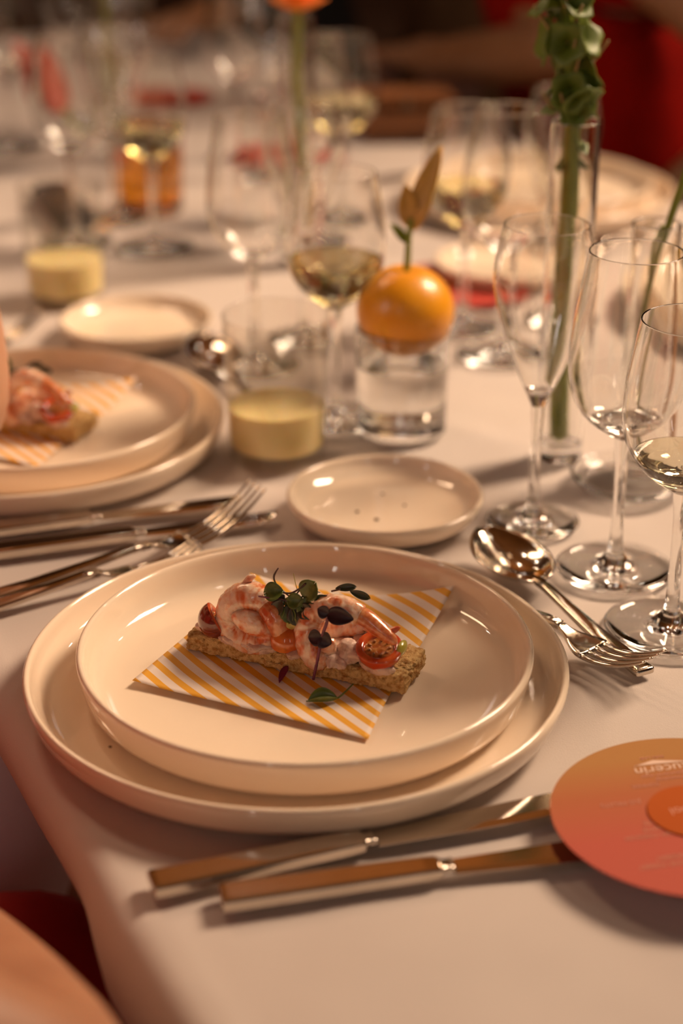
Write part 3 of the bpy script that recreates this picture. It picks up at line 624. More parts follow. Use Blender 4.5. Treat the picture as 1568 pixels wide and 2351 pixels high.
make_knife(P3(-0.0823, 0.6180), R_(19.6), 'slim steel table knife closest to the large front plate')
make_knife(P3(-0.0519, 0.6090), R_(13.0), 'slim steel table knife nearest the front edge, its tip under the round card')
make_fork(from_tip((-0.0510, 0.991), R_(34), 0.205), R_(34), 'steel table fork with raised tines, just behind the large front plate', L=0.205, tip=0.030)
make_fork(from_tip((-0.0850, 0.9440), R_(31), 0.172), R_(31), 'small steel fork tucked against the back of the large front plate', L=0.172, tip=0.012, w=0.0092)
make_knife(P3(-0.2505, 0.9690), R_(17), 'blurred steel knife nearer the second dinner plate at left', L=0.195)
make_knife(P3(-0.2200, 0.9445), R_(17.5), 'blurred steel knife at left between the second plate and the front forks', L=0.19)
make_spoon(P3(0.1605, 0.8035), R_(116.5), 'dessert spoon with a shining bowl, above the front plate on the right', L=0.170)
make_fork(from_tip((0.1630, 0.7895), R_(-47), 0.170, 0.0045), R_(-47), 'dessert fork lying under the front spoon, tines toward the right', L=0.170, tip=0.016)
make_fork(from_tip((-0.2420, 1.351), R_(34), 0.205), R_(34), 'blurred steel fork beyond the second plate at the far left', L=0.205, tip=0.026)
make_spoon(P3(-0.0440, 1.155), R_(113), 'blurred dessert spoon behind the front lemonade tumbler', L=0.175)
for k in (1,):
    p = OPP[k]; a = UA + math.pi
    q = p - Vector((U.x, U.y, 0)) * -0.10 + Vector((V.x, V.y, 0)) * 0.16
    make_knife((q.x, q.y, TZ), a, ['', 'far knife beside the plate in front of the red dress', 'far knife beside the plate at the bare brown arm'][k], group='cutlery across the table')
    q = p + Vector((U.x, U.y, 0)) * 0.10 - Vector((V.x, V.y, 0)) * 0.165
    make_fork((q.x, q.y, TZ), a, ['', 'far fork beside the plate in front of the red dress', 'far fork beside the plate at the bare brown arm'][k], group='cutlery across the table')

# ---------------------------------------------------------------- round menu card with lettering
def disc(name, R, z0, z1, mat, parent=None, seg=96):
    v, f = lathe([(0, z0), (R, z0), (R, z1), (0, z1)], seg); o = mesh(name, v, f, mat, parent, smooth=False); return o
card = empty('menu_card', (0.159, 0.6615, TZ + 0.0108), 'round coral and orange printed menu card resting on the knives at right', 'card', rz=R_(186))
card.rotation_euler = (R_(1.2), R_(1.0), R_(190))
disc('sheet', 0.0645, 0.0, 0.0006, 'card_graded', card)
disc('centre_disc', 0.0208, 0.0007, 0.0014, 'card_orange', card)
def text(s, x, y, size, mat, z=0.00075, shear=0.0):
    cu = bpy.data.curves.new('lettering', 'FONT'); cu.body = s; cu.size = size; cu.align_x = 'CENTER'; cu.extrude = 0.00004; cu.shear = shear
    cu.materials.append(MAT[mat]); tmp = bpy.data.objects.new('tmp', cu); COL.objects.link(tmp); me = bpy.data.meshes.new_from_object(tmp.evaluated_get(bpy.context.evaluated_depsgraph_get())); bpy.data.objects.remove(tmp)
    me.name = 'lettering'; o = bpy.data.objects.new('lettering', me); COL.objects.link(o); o.parent = card; o.location = (x, y, z)
text('Eucerin', 0.0010, -0.0405, 0.0092, 'card_print_pale', shear=0.1)
mesh('logo', [(-0.0135, -0.0416, 0.0008), (0.0135, -0.0424, 0.0008), (0.0140, -0.0418, 0.0008), (0.0035, -0.0456, 0.0008)], [(0, 3, 2, 1)], 'card_print_pale', card, smooth=False)
text('SUN LAB', 0.003, -0.0490, 0.0030, 'card_print_faint')
text('@eucerin mer', 0.002, -0.0340, 0.0040, 'card_print_faint')
text('dermatologi', -0.001, -0.0300, 0.0036, 'card_print_faint')
text('SOMMER', 0.0140, -0.0265, 0.0034, 'card_print_faint')
text('JUS FRUITS', 0.0300, -0.0145, 0.0040, 'card_print_faint')
for s_, x, y in (('CREVETTE', 0.017, 0.0030), ('TOMATE', 0.020, 0.0080), ('CITRON CRESSON', 0.022, 0.0130), ('DESSERT', 0.022, 0.0300), ('ORANGE SORBET', 0.024, 0.0350)): text(s_, x, y, 0.0036, 'card_print_faint')
text('Sol', 0.006, -0.004, 0.008, 'card_print_faint', z=0.00145)
c2 = empty('menu_card', (0.103, 1.495, TZ + 0.002), 'red round menu card across the table behind the orange', 'card', 'menu cards across the table')
disc('sheet', 0.066, 0, 0.0008, 'card_red', c2); disc('centre_disc', 0.021, 0.0009, 0.0016, 'card_orange', c2)
for (x, y, l) in ((-0.236, 2.33, 'coral round menu card far back behind the amber drink'), (-0.06, 2.0, 'coral round menu card far back by the orange flower stem')):
    c = dup(c2, (x, y, TZ + 0.002), l, 'menu cards across the table')
    c.children[0].data = c.children[0].data.copy(); c.children[0].data.materials[0] = MAT['card_coral']
cb = empty('clutch_bag', (0.070, 2.115, TZ), 'low brown leather clutch on the far cloth, in front of the brown arm', 'bag', rz=R_(8))
box('pouch', -0.062, 0.062, -0.045, 0.045, 0.0005, 0.050, 'brown_leather', cb, 0.014); box('flap', -0.0625, 0.0625, -0.047, 0.030, 0.042, 0.053, 'brown_leather', cb, 0.005)
blob('clasp', (0, -0.048, 0.044), (0.006, 0.003, 0.006), 'lamp_metal', cb, 0, 1, 2)
tag(box('glasses_case', -0.022, 0.022, -0.075, 0.075, 0, 0.016, 'black_plastic', None, 0.006), 'dark slim case lying behind the left lemonade tumbler', 'case')
gc = bpy.data.objects['glasses_case']; gc.location = (-0.283, 1.745, TZ); gc.rotation_euler = (0, 0, R_(20))

# ---------------------------------------------------------------- canape (coordinates along the toast, in millimetres)
TO = Vector((-0.0189, 0.7992, TZ + 0.0136)); TA = R_(-22.1)
def mm(p): return tuple(c / 1000 for c in p)
HERO = []
def reg(o): HERO.append(o); return o
def place(o): o.location = TO; o.rotation_euler = (0, 0, TA); return reg(o)

def napkin():
    L, B, Rr, T = Vector((-0.1065, 0.7740, 0.0128)), Vector((0.0128, 0.7203, 0.0126)), Vector((0.0625, 0.8640, 0.0225)), Vector((-0.0520, 0.8890, 0.0190))
    n = 40; vs, fs, uvs = [], [], []
    nx, ny = math.cos(R_(34.4)), math.sin(R_(34.4))
    for i in range(n + 1):
        a = i / n
        for j in range(n + 1):
            b = j / n
            p = (L * (1 - a) + B * a) * (1 - b) + (T * (1 - a) + Rr * a) * b
            flat = L.xy * (1 - a) * (1 - b) + B.xy * a * (1 - b) + Vector((-0.0525, 0.902)) * (1 - a) * b + Vector((0.065, 0.8844)) * a * b
            lift = max(0, b - 0.62) / 0.38
            z = 0.0124 + (0.0105 * a ** 3 + 0.006 * (1 - a) ** 3) * lift ** 1.7 + 0.0012 * (1 - b) * abs(a - 0.5) * (b < 0.5) + 0.0005 * noise.noise(Vector((a * 4, b * 4, 1)))
            z += 0.0016 * math.exp(-((a - 0.0) / 0.12) ** 2) * (1 - b) + 0.0018 * (1 - b) ** 6 * math.sin(a * math.pi)
            bow = -0.006 * math.sin(math.pi * a) * b ** 3
            x, y = p.x + bow * 0.1, p.y + bow
            sh = -0.004 * math.sin(math.pi * b) * a ** 3
            x += sh
            vs.append((x, y, TZ + z)); uvs.append(((flat.x * nx + flat.y * ny - 0.3575) / 0.00985, b))
    for i in range(n):
        for j in range(n): q = i * (n + 1) + j; fs.append((q, q + n + 1, q + n + 2, q + 1))
    o = mesh('paper_napkin', vs, fs, 'striped_paper', uvs=uvs); s = o.modifiers.new('thickness', 'SOLIDIFY'); s.thickness = 0.0002; s.offset = 1
    return tag(o, 'white paper napkin with yellow diagonal stripes under the sharp front canape', 'napkin')
nap = reg(napkin())

def toast():
    t = empty('toast', TO, 'long golden toast finger on the striped napkin of the front plate', 'bread'); place(t)
    LX, WY, H = 0.0615, 0.0170, 0.0108
    bm = bmesh.new(); nx, ny, nz = 190, 52, 18
    def sh(p):
        x, y, z = p
        # rounded box then crumbly noise
        q = Vector((x, y, z)); e = 0.0022
        inn = Vector((max(-LX + e, min(LX - e, x)), max(-WY + e, min(WY - e, y)), max(e, min(H - e, z))))
        d = q - inn
        if d.length > 1e-9: q = inn + d.normalized() * min(d.length, e)
        top = (z > H - 1e-6)
        k = noise.noise(q * 95) * 0.0009 + noise.noise(q * 300) * 0.0008 - max(0, noise.noise(q * 560 + Vector((7, 3, 1))) - 0.12) * 0.0032 + noise.noise(q * 1000) * 0.0008
        c = Vector((q.x * 0.15, q.y, q.z - H / 2))
        if c.length > 1e-6:
            dd = c.normalized(); dd.x = 0 if abs(x) < LX - 1e-6 else math.copysign(1, x); q += dd.normalized() * (k - 0.0002)
        q.z = max(q.z + (0.0018 * noise.noise(Vector((x * 45, 0, 0))) - 0.0022 * max(0, 1 - ((x + 0.006) / 0.012) ** 2) * 0 if z > H * 0.4 else 0), 0.0001)
        q.y += 0.0012 * noise.noise(Vector((x * 60, 9, 0)))
        return q
    idx = {}
    def vert(i, j, k):
        key = (i, j, k)
        if key not in idx: idx[key] = bm.verts.new(sh((-LX + 2 * LX * i / nx, -WY + 2 * WY * j / ny, H * k / nz)))
        return idx[key]
    for i in range(nx):
        for j in range(ny):
            bm.faces.new((vert(i, j, nz), vert(i + 1, j, nz), vert(i + 1, j + 1, nz), vert(i, j + 1, nz)))
            bm.faces.new((vert(i, j, 0), vert(i, j + 1, 0), vert(i + 1, j + 1, 0), vert(i + 1, j, 0)))
        for k in range(nz):
            bm.faces.new((vert(i, 0, k), vert(i + 1, 0, k), vert(i + 1, 0, k + 1), vert(i, 0, k + 1)))
            bm.faces.new((vert(i, ny, k), vert(i, ny, k + 1), vert(i + 1, ny, k + 1), vert(i + 1, ny, k)))
    for j in range(ny):
        for k in range(nz):
            bm.faces.new((vert(0, j, k), vert(0, j, k + 1), vert(0, j + 1, k + 1), vert(0, j + 1, k)))
            bm.faces.new((vert(nx, j, k), vert(nx, j + 1, k), vert(nx, j + 1, k + 1), vert(nx, j, k + 1)))
    me = bpy.data.meshes.new('bread'); bm.to_mesh(me); bm.free(); me.materials.append(MAT['toast_crumb']); me.polygons.foreach_set('use_smooth', [True] * len(me.polygons))
    o = bpy.data.objects.new('bread', me); COL.objects.link(o); o.parent = t
    for k, (c, s) in enumerate((((-47, -10, 12.5), (10, 6, 3.0)), ((-31, -13.5, 11.2), (11, 4, 3.2)), ((-12, -13.5, 11), (8, 4.0, 3.4)), ((2, -13.5, 11.2), (8, 4.2, 3.2)), ((-20, -4, 12), (20, 11, 4)), ((18, -4, 12), (20, 11, 4)),
                               ((29, -10, 15.0), (8, 6, 6.0)), ((44, -13, 12.0), (10, 5, 4.0)), ((34, 2, 14), (9, 8, 5)), ((-46, 0, 12), (9, 9, 3)), ((15, -14, 11), (8, 4, 3.5)))):
        blob('spread', mm(c), mm(s), 'cream', t, 0.34, 170, 4, (0, 0, k * 0.4), k)
    return t
toast()

def prawn(label, pts, tail=None, orange_to=0.0, mat='prawn'):
    t = empty('prawn', TO, label, 'prawn'); place(t)
    P = [(x / 1000, y / 1000, z / 1000, r / 1000) for x, y, z, r in pts]
    v, f, u = tube(P, 26, 110, up=Vector((0, 1, 0)), rough=0.0009, ridge=(0.017, 0.06)); mesh('body', v, f, mat, t, uvs=u)
    return t
p1 = prawn('plump curled pink prawn at the left of the front canape, behind the green cress', [(-13, -9, 30, 6.2), (-21, -7, 33.0, 7.8), (-30, -7, 33.0, 8.4), (-37, -8, 27, 8.0), (-39, -9, 19, 7.4), (-35, -11, 13.2, 6.6), (-26, -13, 11.5, 6.8), (-17.5, -14, 13, 6.0), (-16, -13.5, 18.5, 5.4), (-22, -14, 23.5, 6.8), (-29, -13, 24.5, 6.2), (-34, -10, 25, 4.5)])
tube_obj('tail', [(-16, -9, 31.5, 6.4), (-11, -11, 27.5, 6.6), (-7.5, -13, 21, 5.4), (-5.6, -14.5, 15.5, 3.6), (-5.0, -15, 12.5, 2.4)] and [(a / 1000, b_ / 1000, c / 1000, d / 1000) for a, b_, c, d in [(-17, -9, 31.5, 6.6), (-11.5, -11, 27.5, 6.9), (-8, -13, 21, 5.6), (-6.2, -14.5, 15.5, 3.8), (-5.4, -15, 12, 2.2)]], 'prawn_tail', p1, 20, 40, rough=0.0004, ridge=(0.008, 0.05))
tube_obj('fin', [mm((-31, -6, 40)) + (0.0016,), mm((-28.5, -5, 43.5)) + (0.0020,), mm((-26, -4, 45)) + (0.0010,)], 'prawn', p1, 10, 10)
p2 = prawn('arched pink prawn at the right of the front canape, its tail toward the tomato', [(18, -14, 10.5, 6.0), (12, -14.5, 12, 7.2), (7.5, -13, 19, 7.0), (6.5, -10, 27, 6.6), (11, -8.5, 34, 6.4), (19, -8, 37.5, 6.6), (27, -8, 37.8, 6.4), (34, -8, 35.8, 5.4)])
tube_obj('tail', [(a / 1000, b_ / 1000, c / 1000, d / 1000) for a, b_, c, d in [(32, -8, 36.3, 5.0), (38, -8.5, 34.4, 4.9), (45, -9.5, 30.8, 4.3), (51, -10.5, 27.6, 3.3), (54, -11, 26, 1.8)]], 'prawn_tail', p2, 18, 30, ridge=(0.02, 0.03))
tube_obj('fin', [mm((50, -8, 29.5)) + (0.0022,), mm((53, -7, 31.5)) + (0.0016,), mm((54.5, -6.5, 32.5)) + (0.0007,)], 'prawn_tail', p2, 8, 8)
blob('flesh', mm((17.5, -13.5, 15)), mm((5.5, 4.5, 8)), 'prawn', p2, 0.25, 200, 4, (0, 0.3, 0), 3)
prawn('small pale prawn half hidden behind the arched one on the front canape', [(6, 0, 15, 4.5), (14, 4, 18, 5.2), (23, 6, 20, 5.2), (31, 7, 23.5, 4.6), (36, 6, 20, 3.6), (36, 3, 16, 3)])

def half_tomato(label, c, R, rot, skin, sx=1.0, flesh='tomato_flesh'):
    t = empty('tomato_half', TO, label, 'tomato'); place(t)
    M4 = Matrix.Translation(Vector(mm(c))) @ Euler(tuple(R_(a) for a in rot)).to_matrix().to_4x4() @ Matrix.Diagonal((sx, 1, 1, 1))
    R = R / 1000
    def add(n, prof, m, fl=True):
        v, f = lathe(prof, 40); mesh(n, [M4 @ Vector(p) for p in v], f, m, t)
    add('skin', [(0, -R * 0.98)] + [(R * math.sin(a), -R * math.cos(a) * 0.98) for a in [0.2, .4, .6, .8, 1.0, 1.2, 1.4, 1.57]], skin)
    add('flesh', [(R, 0), (R * 0.97, R * 0.06), (R * 0.90, R * 0.09), (R * 0.74, R * 0.08), (R * 0.66, R * 0.02), (R * 0.62, -R * 0.08)], flesh)
    add('pulp', [(R * 0.63, -R * 0.07), (R * 0.5, -R * 0.03), (R * 0.3, -R * 0.08), (0, -R * 0.02)], 'tomato_pulp')
    for k in range(9):
        a = k * 2 * math.pi / 9 + 0.3; q = M4 @ Vector((R * 0.44 * math.cos(a), R * 0.44 * math.sin(a), -R * 0.01))
        o = blob('seed', q, (0.0010, 0.0007, 0.0006), 'tomato_seed', t, 0.1, 300, 2, (0, 0, a), k)
    return t
tr = half_tomato('red half cherry tomato, seeds up, at the right end of the front canape', (45, -10, 21.0), 12.0, (16, 3, 0), 'tomato_skin')
blob('stem_end', mm((55.6, -6, 20.6)), mm((2.3, 5.6, 3.6)), 'green_flesh', tr, 0.08, 200, 3)
half_tomato('dark wine red cherry tomato half standing at the left end of the front canape', (-46.5, -8, 17.0), 10.5, (0, 62, 30), 'dark_tomato_skin', 1.0, 'tomato_flesh')
half_tomato('orange tomato slice tucked under the curled prawn tail of the front canape', (-5, -12, 15.5), 8.8, (-160, 0, 0), 'orange_tomato_skin')

def sprout(label, stem, leaves, stem_mat='dark_stem', name='cress_sprout', cat='herb', group='cress on the front canape'):
    t = empty(name, TO, label, cat, group); place(t)
    if stem: tube_obj('stem', [mm(p[:3]) + (p[3] / 1000,) for p in stem], stem_mat, t, 6, 14)
    for b_, d, n, L, W, m in leaves: leaf('leaf', mm(b_), d, n, L * (1.22 if 'cress' in m else 1) / 1000, W * (1.18 if 'cress' in m else 1) / 1000, m, t, 0.35, 0.18, 0.16 if 'cress' in m else 0.0, 11, 9, shape=1.25 if 'cress' in m else 0.85, pw=0.55 if 'cress' in m else 0.65)
    return t
SG = 'cress sprouts heaped on the front canape'
sprout('green cress sprout with a tall curled tip above the front canape', [(-3, -8, 38, .5), (-8, -8, 41, .5), (-12.5, -8, 45, .45), (-13.5, -8, 49, .6), (-11, -8, 54, .3)], [((-8, -9, 42), (-1, -.4, -.1), (.1, -1, .7), 8.5, 8.5, 'cress_green'), ((-7, -10, 40.5), (-.7, -.5, -1), (-.2, -1, .4), 8, 7.5, 'cress_dark')], group=SG)
sprout('cress sprout with two crossed dark stems pointing right, on the front canape', [(-10, -9, 41, .55), (-4, -9, 41.5, .55), (1, -9, 45, .5), (4.5, -9, 48.5, .5)], [((1, -9.5, 38), (.2, -.3, -1), (0, -1, .3), 7, 6, 'cress_dark')], group=SG)
sprout('broad round green cress leaf highest on the right of the heap', [(-2, -8, 34, .5), (2, -8, 40, .5), (4, -8.5, 42, .45)], [((3.5, -9, 40), (.55, -.1, 1), (-.1, -1, .35), 9.5, 10, 'cress_green'), ((5, -9.5, 41.5), (.1, -.5, -1), (.1, -1, .2), 9.5, 7.5, 'cress_green')], group=SG)
sprout('cress sprout with a pale underside leaf at the right end of the heap', [(4, -8, 36, .55), (8, -8, 39, .6), (9, -8, 44, .5), (12, -8, 44.5, .2)], [((10.5, -9, 41.5), (.5, -.4, -1), (-.2, -1, .2), 7, 6.5, 'cress_green'), ((10, -8.5, 42.5), (1, -.2, -.45), (.1, -1, .6), 10, 6.5, 'cress_dark')], group=SG)
sprout('low dark green cress sprout at the front of the heap', [(-4, -9, 32, .5), (-1, -10, 36, .5), (2, -10, 38, .45)], [((0, -11, 37), (.3, -.5, -1), (0, -1, .3), 9.5, 9, 'cress_dark'), ((1, -11, 36.5), (1, -.5, -.3), (0, -1, .5), 8, 7, 'cress_dark')], group=SG)
sprout('dark cress sprout lying against the curled prawn', [(-12, -12, 38, .5), (-7, -12, 38.5, .5), (-3, -11, 37, .5), (2, -10, 36, .5)], [((-7, -12.5, 38.5), (-.5, -.4, -1), (-.2, -1, .3), 7, 6.5, 'cress_dark'), ((-4, -12, 36), (.1, -.4, -1), (0, -1, .3), 8, 6, 'cress_dark')], group=SG)
sprout('cress sprout with a violet stem end pointing left over the prawn', [(-20, -13, 38.5, .4), (-15, -13, 38.6, .55), (-10, -12, 37.5, .5)], [((-3, -12, 33), (.2, -.4, -1), (.1, -1, .2), 8, 5.5, 'cress_pale')], 'purple_stem', group=SG)
sprout('wide flat green cress leaf low on the left of the heap', [(-4, -9, 33, .5), (-8, -10, 36, .5)], [((-8, -11, 37), (-.3, -.5, -1), (-.2, -1, .4), 8, 8, 'cress_green'), ((-5, -11.5, 36), (.4, -.5, -1), (.1, -1, .4), 8, 7, 'cress_green')], group=SG)
sprout('green cress sprout in the middle of the heap, leaves spread like wings', [(0, -8, 32, .5), (4, -9, 38, .5)], [((4, -10, 38.5), (-1, -.4, .1), (0, -1, .6), 7.5, 7, 'cress_green'), ((5, -10.5, 38), (.8, -.5, -.5), (0, -1, .5), 8, 7.5, 'cress_dark')], group=SG)
sprout('thin pale cress shoot standing behind the heap', [(-2, -5, 42, .22), (-3, -5, 46, .22), (-4, -5, 51, .18)], [((-3, -6, 40), (.4, .2, -1), (0, -1, .2), 7, 5, 'cress_pale')], 'cress_pale', group=SG)
sprout('cress sprout with yellow green leaves in the middle of the heap', [(-6, -8, 36, .4), (-2, -8, 40, .4), (1, -8, 44, .4)], [((-3, -9, 40), (-.4, -.3, -1), (.2, -1, .3), 6, 5, 'cress_pale'), ((0, -9, 39), (.6, -.3, -.8), (.2, -1, .3), 6, 5, 'cress_pale'), ((1, -9, 33.5), (.3, -.5, -1), (0, -1, .2), 6.5, 6, 'cress_dark')], group=SG)
sprout('dark purple sprout on a long violet stem leaning on the front canape', [(13.6, -21.5, 1.5, .75), (15.6, -21, 12, .8), (17.2, -20.5, 22, .8)], [((18, -20.6, 26.5), (-1, -.25, -.15), (0.1, -1, .3), 7.2, 8.6, 'purple_leaf'), ((17, -20.6, 26.5), (1, -.25, -.35), (0.0, -1, .3), 6.8, 9.2, 'purple_leaf')], 'purple_stem', 'purple_sprout')
sprout('dark purple two leaved sprout standing between the arched prawn and its stem', [(18, -20.4, 27, .7), (20, -20, 33, .9), (21.4, -19.8, 39, .9)], [((21.6, -19.8, 40), (-1, -.2, .35), (.15, -1, .3), 6.2, 6.8, 'purple_leaf'), ((20.6, -19.8, 40), (1, -.15, .05), (-.1, -1, .55), 14, 9, 'purple_leaf')], 'purple_stem', 'purple_sprout')
sprout('small black green leaf tips peeking out behind the arched prawn', [(15, 0, 42, .5), (20, -1, 44.5, .5)], [((17, 0, 44), (1, .1, .25), (0, -1, .6), 9, 3.2, 'cress_dark'), ((25, 0, 44), (1, .1, -.25), (0, -1, .6), 9, 3.4, 'cress_dark')])
t = empty('magenta_petal', TO, 'tiny magenta petal hanging below the front edge of the toast', 'petal'); place(t)
leaf('petal', mm((-2.6, -18.2, 4.4)), (0.02, -1, -0.33), (0, -0.3, 1), 0.0110, 0.0036, 'petal_magenta', t, 0.3, 0.1)
leaf('petal', mm((-1.8, -18.2, 4.6)), (-0.06, -1, -0.30), (0.3, -0.3, 1), 0.0100, 0.0028, 'petal_magenta', t, 0.3, 0.1)
t = empty('basil_leaf', (-0.0165, 0.7530, TZ + 0.0140), 'single small green leaf lying on the yellow stripes in front of the toast', 'leaf', rz=R_(4)); reg(t)
leaf('blade', (0, 0.001, 0.0008), (1, 0, 0.02), (0, -0.1, 1), 0.0145, 0.0080, 'basil', t, 1.15, -0.04, shape=0.95)
tube_obj('stem', [(-0.001, 0, 0.001, 0.0004), (0.008, 0, 0.0006, 0.0005), (0.0140, 0.001, 0.0012, 0.0005), (0.0185, 0.004, 0.003, 0.0005), (0.0230, 0.0085, 0.005, 0.0004)], 'basil', t, 6, 14)

# the second, blurred canape: the same things again on the neighbour's plate
SH = Vector((NB.x + 0.003 - (-0.0185), NB.y - 0.7886, 0)) + Vector((-0.012, -0.006, 0))
ren = {'paper_napkin': 'white and yellow striped paper napkin under the blurred second canape', 'toast': 'blurred toast finger on the second plate at the left edge'}
cnt = {}
names2 = {'prawn': ['blurred curled prawn on the second canape, half behind the bare arm', 'blurred arched orange prawn on the second canape', 'blurred small prawn at the back of the second canape'],
          'tomato_half': ['blurred bright red tomato half at the right end of the second canape', 'blurred dark tomato half on the second canape, behind the bare arm', 'blurred orange tomato slice on the second canape']}
for o in list(HERO):
    base = o.name.split('.')[0]; cnt[base] = cnt.get(base, 0) + 1
    if base in ('purple_sprout', 'magenta_petal', 'basil_leaf'): continue
    lb = ren.get(base) or (names2[base][cnt[base] - 1] if base in names2 else 'blurred green cress sprout heaped on the second canape at the left edge')
    c = copy_tree(o, label=lb)
    if base == 'cress_sprout': c['group'] = 'cress heaped on the second canape'
    c.location = o.location + SH

# ---------------------------------------------------------------- people and chairs
def skin_mesh(name, nodes, edges, mat, parent, sub=2):
    me = bpy.data.meshes.new(name + '_cage'); me.from_pydata([n[0] for n in nodes], edges, [])
    o = bpy.data.objects.new(name + '_cage', me); COL.objects.link(o)
    md = o.modifiers.new('skin', 'SKIN'); md.use_smooth_shade = True
    for i, n in enumerate(nodes):
        d = me.skin_vertices[0].data[i]; r = n[1]; d.radius = (r, r) if not isinstance(r, tuple) else r; d.use_root = (i == 0)
    sb = o.modifiers.new('sub', 'SUBSURF'); sb.levels = sub; sb.render_levels = sub
    dg = bpy.context.evaluated_depsgraph_get(); m2 = bpy.data.meshes.new_from_object(o.evaluated_get(dg)); bpy.data.objects.remove(o)
    m2.name = name; m2.materials.clear(); m2.materials.append(MAT[mat]); m2.polygons.foreach_set('use_smooth', [True] * len(m2.polygons))
    q = bpy.data.objects.new(name, m2); COL.objects.link(q); q.parent = parent
    return q
def person(loc, face, label, skin, dress, rh, lh, relbow, lelbow, lean=0.05, sleeves=False, hair='dark_hair', dressname='dress', thigh=0.078):
    """x forward, y left, z up from the seat under the hips; rh / lh wrists and hand directions"""
    t = empty('person', loc, label, 'person', rz=face)
    N, Eg = [], []
    def nd(p, r, prev=None):
        N.append((Vector(p), r)); i = len(N) - 1
        if prev is not None: Eg.append((prev, i))
        return i
    pel = nd((0, 0, 0.11), (0.15, 0.11)); wai = nd((lean * 0.35, 0, 0.27), (0.125, 0.09), pel); che = nd((lean * 0.75, 0, 0.43), (0.145, 0.10), wai); col = nd((lean, 0, 0.545), (0.07, 0.06), che)
    nek = nd((lean + 0.01, 0, 0.605), 0.050, col); hd = nd((lean + 0.03, 0, 0.68), (0.070, 0.082), nek); h2 = nd((lean + 0.035, 0, 0.755), (0.076, 0.092), hd); nd((lean + 0.03, 0, 0.815), (0.05, 0.06), h2)
    arms = []
    for s, (wr, hdn), el in ((-1, rh, relbow), (1, lh, lelbow)):
        sh = nd((lean, s * 0.165, 0.52), 0.058, col); up = nd(tuple(Vector((lean, s * 0.175, 0.50)) * 0.5 + Vector(el) * 0.5), 0.046, sh); e = nd(el, 0.041, up)
        mid = nd(tuple(Vector(el) * 0.6 + Vector(wr) * 0.4), 0.040, e); w = nd(wr, 0.027, mid); hdv = Vector(hdn).normalized(); sidev = hdv.cross(Vector((0, 0, 1))).normalized()
        palm = nd(tuple(Vector(wr) + hdv * 0.045), (0.036, 0.017), w)
        for k, Lf in enumerate((0.070, 0.078, 0.073, 0.058)):
            b = Vector(wr) + hdv * 0.082 + sidev * (k - 1.5) * 0.019
            f1 = nd(tuple(b), 0.0095, palm); f2 = nd(tuple(b + hdv * Lf * 0.45 + Vector((0, 0, -0.006))), 0.0085, f1); nd(tuple(b + hdv * Lf * 0.85 + Vector((0, 0, -0.022))), 0.007, f2)
        th = nd(tuple(Vector(wr) + hdv * 0.040 - sidev * s * -0.036), 0.011, palm); nd(tuple(Vector(wr) + hdv * 0.080 - sidev * s * -0.055), 0.009, th)
        arms.append((sh, up, e))
    for s in (-1, 1):
        hp = nd((0.03, s * 0.09, 0.085), thigh, pel); md = nd((0.22, s * 0.10, 0.075), thigh * 0.92, hp); kn = nd((0.43, s * 0.10, 0.06), 0.056, md); sh = nd((0.43, s * 0.10, -0.14), 0.048, kn); an = nd((0.41, s * 0.10, -0.385), 0.034, sh); nd((0.52, s * 0.10, -0.435), (0.034, 0.024), an)
    skin_mesh('body', N, Eg, skin, t)
    # clothing follows the body
    C, CE = [], []
    def cn(p, r, prev=None):
        C.append((Vector(p), r)); i = len(C) - 1
        if prev is not None: CE.append((prev, i))
        return i
    a = cn((0, 0, 0.11), (0.175, 0.135)); b_ = cn((lean * 0.35, 0, 0.27), (0.150, 0.115), a); c = cn((lean * 0.75, 0, 0.43), (0.170, 0.125), b_); d = cn((lean, 0, 0.53), (0.10, 0.085), c)
    for s, el in ((-1, relbow), (1, lelbow)):
        q = cn((lean, s * 0.165, 0.51), 0.072, d)
        if sleeves:
            up = cn(tuple(Vector((lean, s * 0.175, 0.50)) * 0.5 + Vector(el) * 0.5), 0.060, q); e = cn(el, 0.056, up); wr = (rh if s < 0 else lh)[0]; cn(tuple(Vector(el) * 0.05 + Vector(wr) * 0.95), 0.040, e)
        hp = cn((0.03, s * 0.09, 0.09), thigh * 1.2, a); mdl = cn((0.22, s * 0.10, 0.08), thigh * 1.12, hp); cn((0.44, s * 0.10, 0.06), thigh * 0.98, mdl)
    skin_mesh(dressname, C, CE, dress, t)
    # head details
    hc = Vector((lean + 0.035, 0, 0.735))
    v, f = lathe([(0.104, -0.07), (0.108, -0.02), (0.104, 0.03), (0.086, 0.075), (0.05, 0.10), (0, 0.108)], 24)
    v = [(x * (0.93 if x > 0 else 1.06), y * 0.86, z) for x, y, z in v]
    v2 = [(x - 0.022 - (0.05 if x > 0.03 and z < 0.045 else 0), y, z) for x, y, z in v]; mesh('hair', [Vector(p) + hc for p in v2], f, hair, t)
    for s in (-1, 1):
        e = blob('eye', hc + Vector((0.060, s * 0.030, 0.0)), (0.011, 0.013, 0.009), 'eye_white', t, 0, 1, 3); blob('iris', hc + Vector((0.0685, s * 0.030, 0.0)), (0.003, 0.005, 0.005), 'iris', e, 0, 1, 2)
        blob('ear', hc + Vector((-0.008, s * 0.080, -0.008)), (0.017, 0.009, 0.028), skin, t, 0.1, 40, 3)
    blob('nose', hc + Vector((0.074, 0, -0.022)), (0.014, 0.012, 0.022), skin, t, 0.02, 40, 3); blob('mouth', hc + Vector((0.062, 0, -0.056)), (0.008, 0.020, 0.006), 'lip', t, 0, 1, 3)
    return t
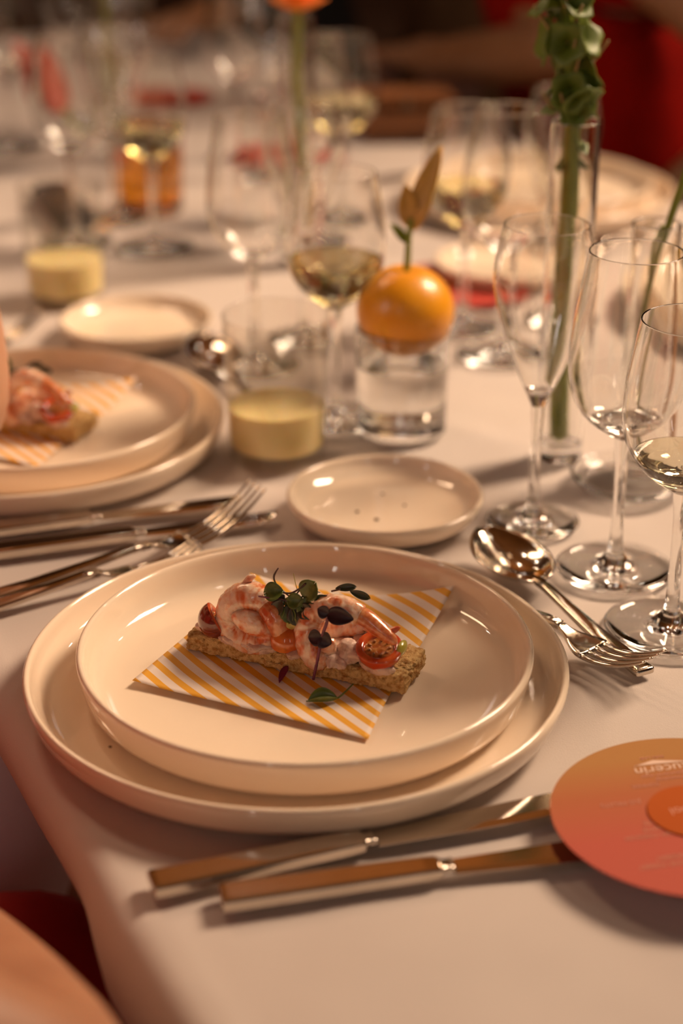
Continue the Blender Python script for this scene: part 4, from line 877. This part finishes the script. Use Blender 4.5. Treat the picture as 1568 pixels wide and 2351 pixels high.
def chair(loc, face, label):
    t = empty('dining_chair', loc, label, 'chair', 'chairs pulled up to the table', face)
    box('seat', -0.22, 0.20, -0.19, 0.19, 0.375, 0.415, 'chair_wood', t, 0.01); box('backrest', -0.275, -0.245, -0.18, 0.18, 0.62, 0.88, 'chair_wood', t, 0.01)
    for sx in (-0.26, 0.17):
        for sy in (-0.16, 0.16): box('leg', sx - 0.018, sx + 0.018, sy - 0.018, sy + 0.018, 0, 0.64 if sx < 0 else 0.38, 'chair_wood', t, 0.004)
# each: seat point in table u,v ; faces +U (near side) or -U (far side)
def seat(u, v): p = uvp(u, v, -TZ + 0.44); return p
def to_local(loc, face, w):
    d = Vector(w) - Vector(loc); c, s = math.cos(-face), math.sin(-face); return (d.x * c - d.y * s, d.x * s + d.y * c, d.z)
def sit(u, v, face, label, skin, dress, rw, rdir, re, lw, ldir, le, clabel, **k):
    loc = seat(u, v); L = lambda w: to_local(loc, face, (w[0], w[1], TZ + w[2]))
    D = lambda d: to_local((0, 0, 0), face, d)
    chair((loc.x, loc.y, 0), face, clabel)
    return person(loc, face, label, skin, dress, (L(rw), D(rdir)), (L(lw), D(ldir)), L(re), L(le), **k)
far = UA + math.pi
sit(-0.47, 0.402, UA, 'person at the left edge, bare forearm propped upright beside the second plate', 'skin', 'mauve_cloth', (-0.272, 1.045, 0.250), (-0.25, 0.1, 0.9), (-0.2255, 1.000, 0.066), (-0.44, 1.27, 0.04), (0.9, 0.3, 0), (-0.56, 1.19, 0.06), 'wooden chair under the person at the left edge')
sit(-0.50, 0.005, UA, 'person at the lower left corner in red, only a bare forearm and lap in view', 'tan_skin', 'crimson_cloth', (-0.220, 0.690, -0.055), (-0.3, 0.9, -0.1), (-0.089, 0.440, 0.032), (-0.36, 0.78, -0.08), (0.8, 0.3, 0), (-0.45, 0.70, 0.06), 'wooden chair under the person at the lower left')
pr_ = sit(1.03, 1.20, far, 'person in a dark red dress behind the bell flowers, brown arm on the table', 'brown_skin', 'red_cloth', tuple(uvp(0.81, 1.32, -TZ + 0.050)), (-0.45, 0.85, 0), tuple(uvp(0.86, 1.10, -TZ + 0.09)), tuple(uvp(0.94, 1.02, -TZ - 0.10)), (-0.9, 0.4, -0.1), tuple(uvp(1.10, 0.93, -TZ + 0.05)), 'wooden chair under the person in the dark red dress', lean=0.10)
sit(1.04, 2.16, far, 'person in black resting black sleeves on the far table edge', 'brown_skin', 'black_cloth', tuple(uvp(0.690, 1.80, -TZ + 0.052)), (-0.5, -0.8, 0), tuple(uvp(0.81, 2.03, -TZ + 0.070)), tuple(uvp(0.90, 2.34, -TZ - 0.10)), (-0.9, 0.2, -0.1), tuple(uvp(1.05, 2.44, -TZ + 0.05)), 'wooden chair under the person in black', lean=0.16, sleeves=True, dressname='jacket')
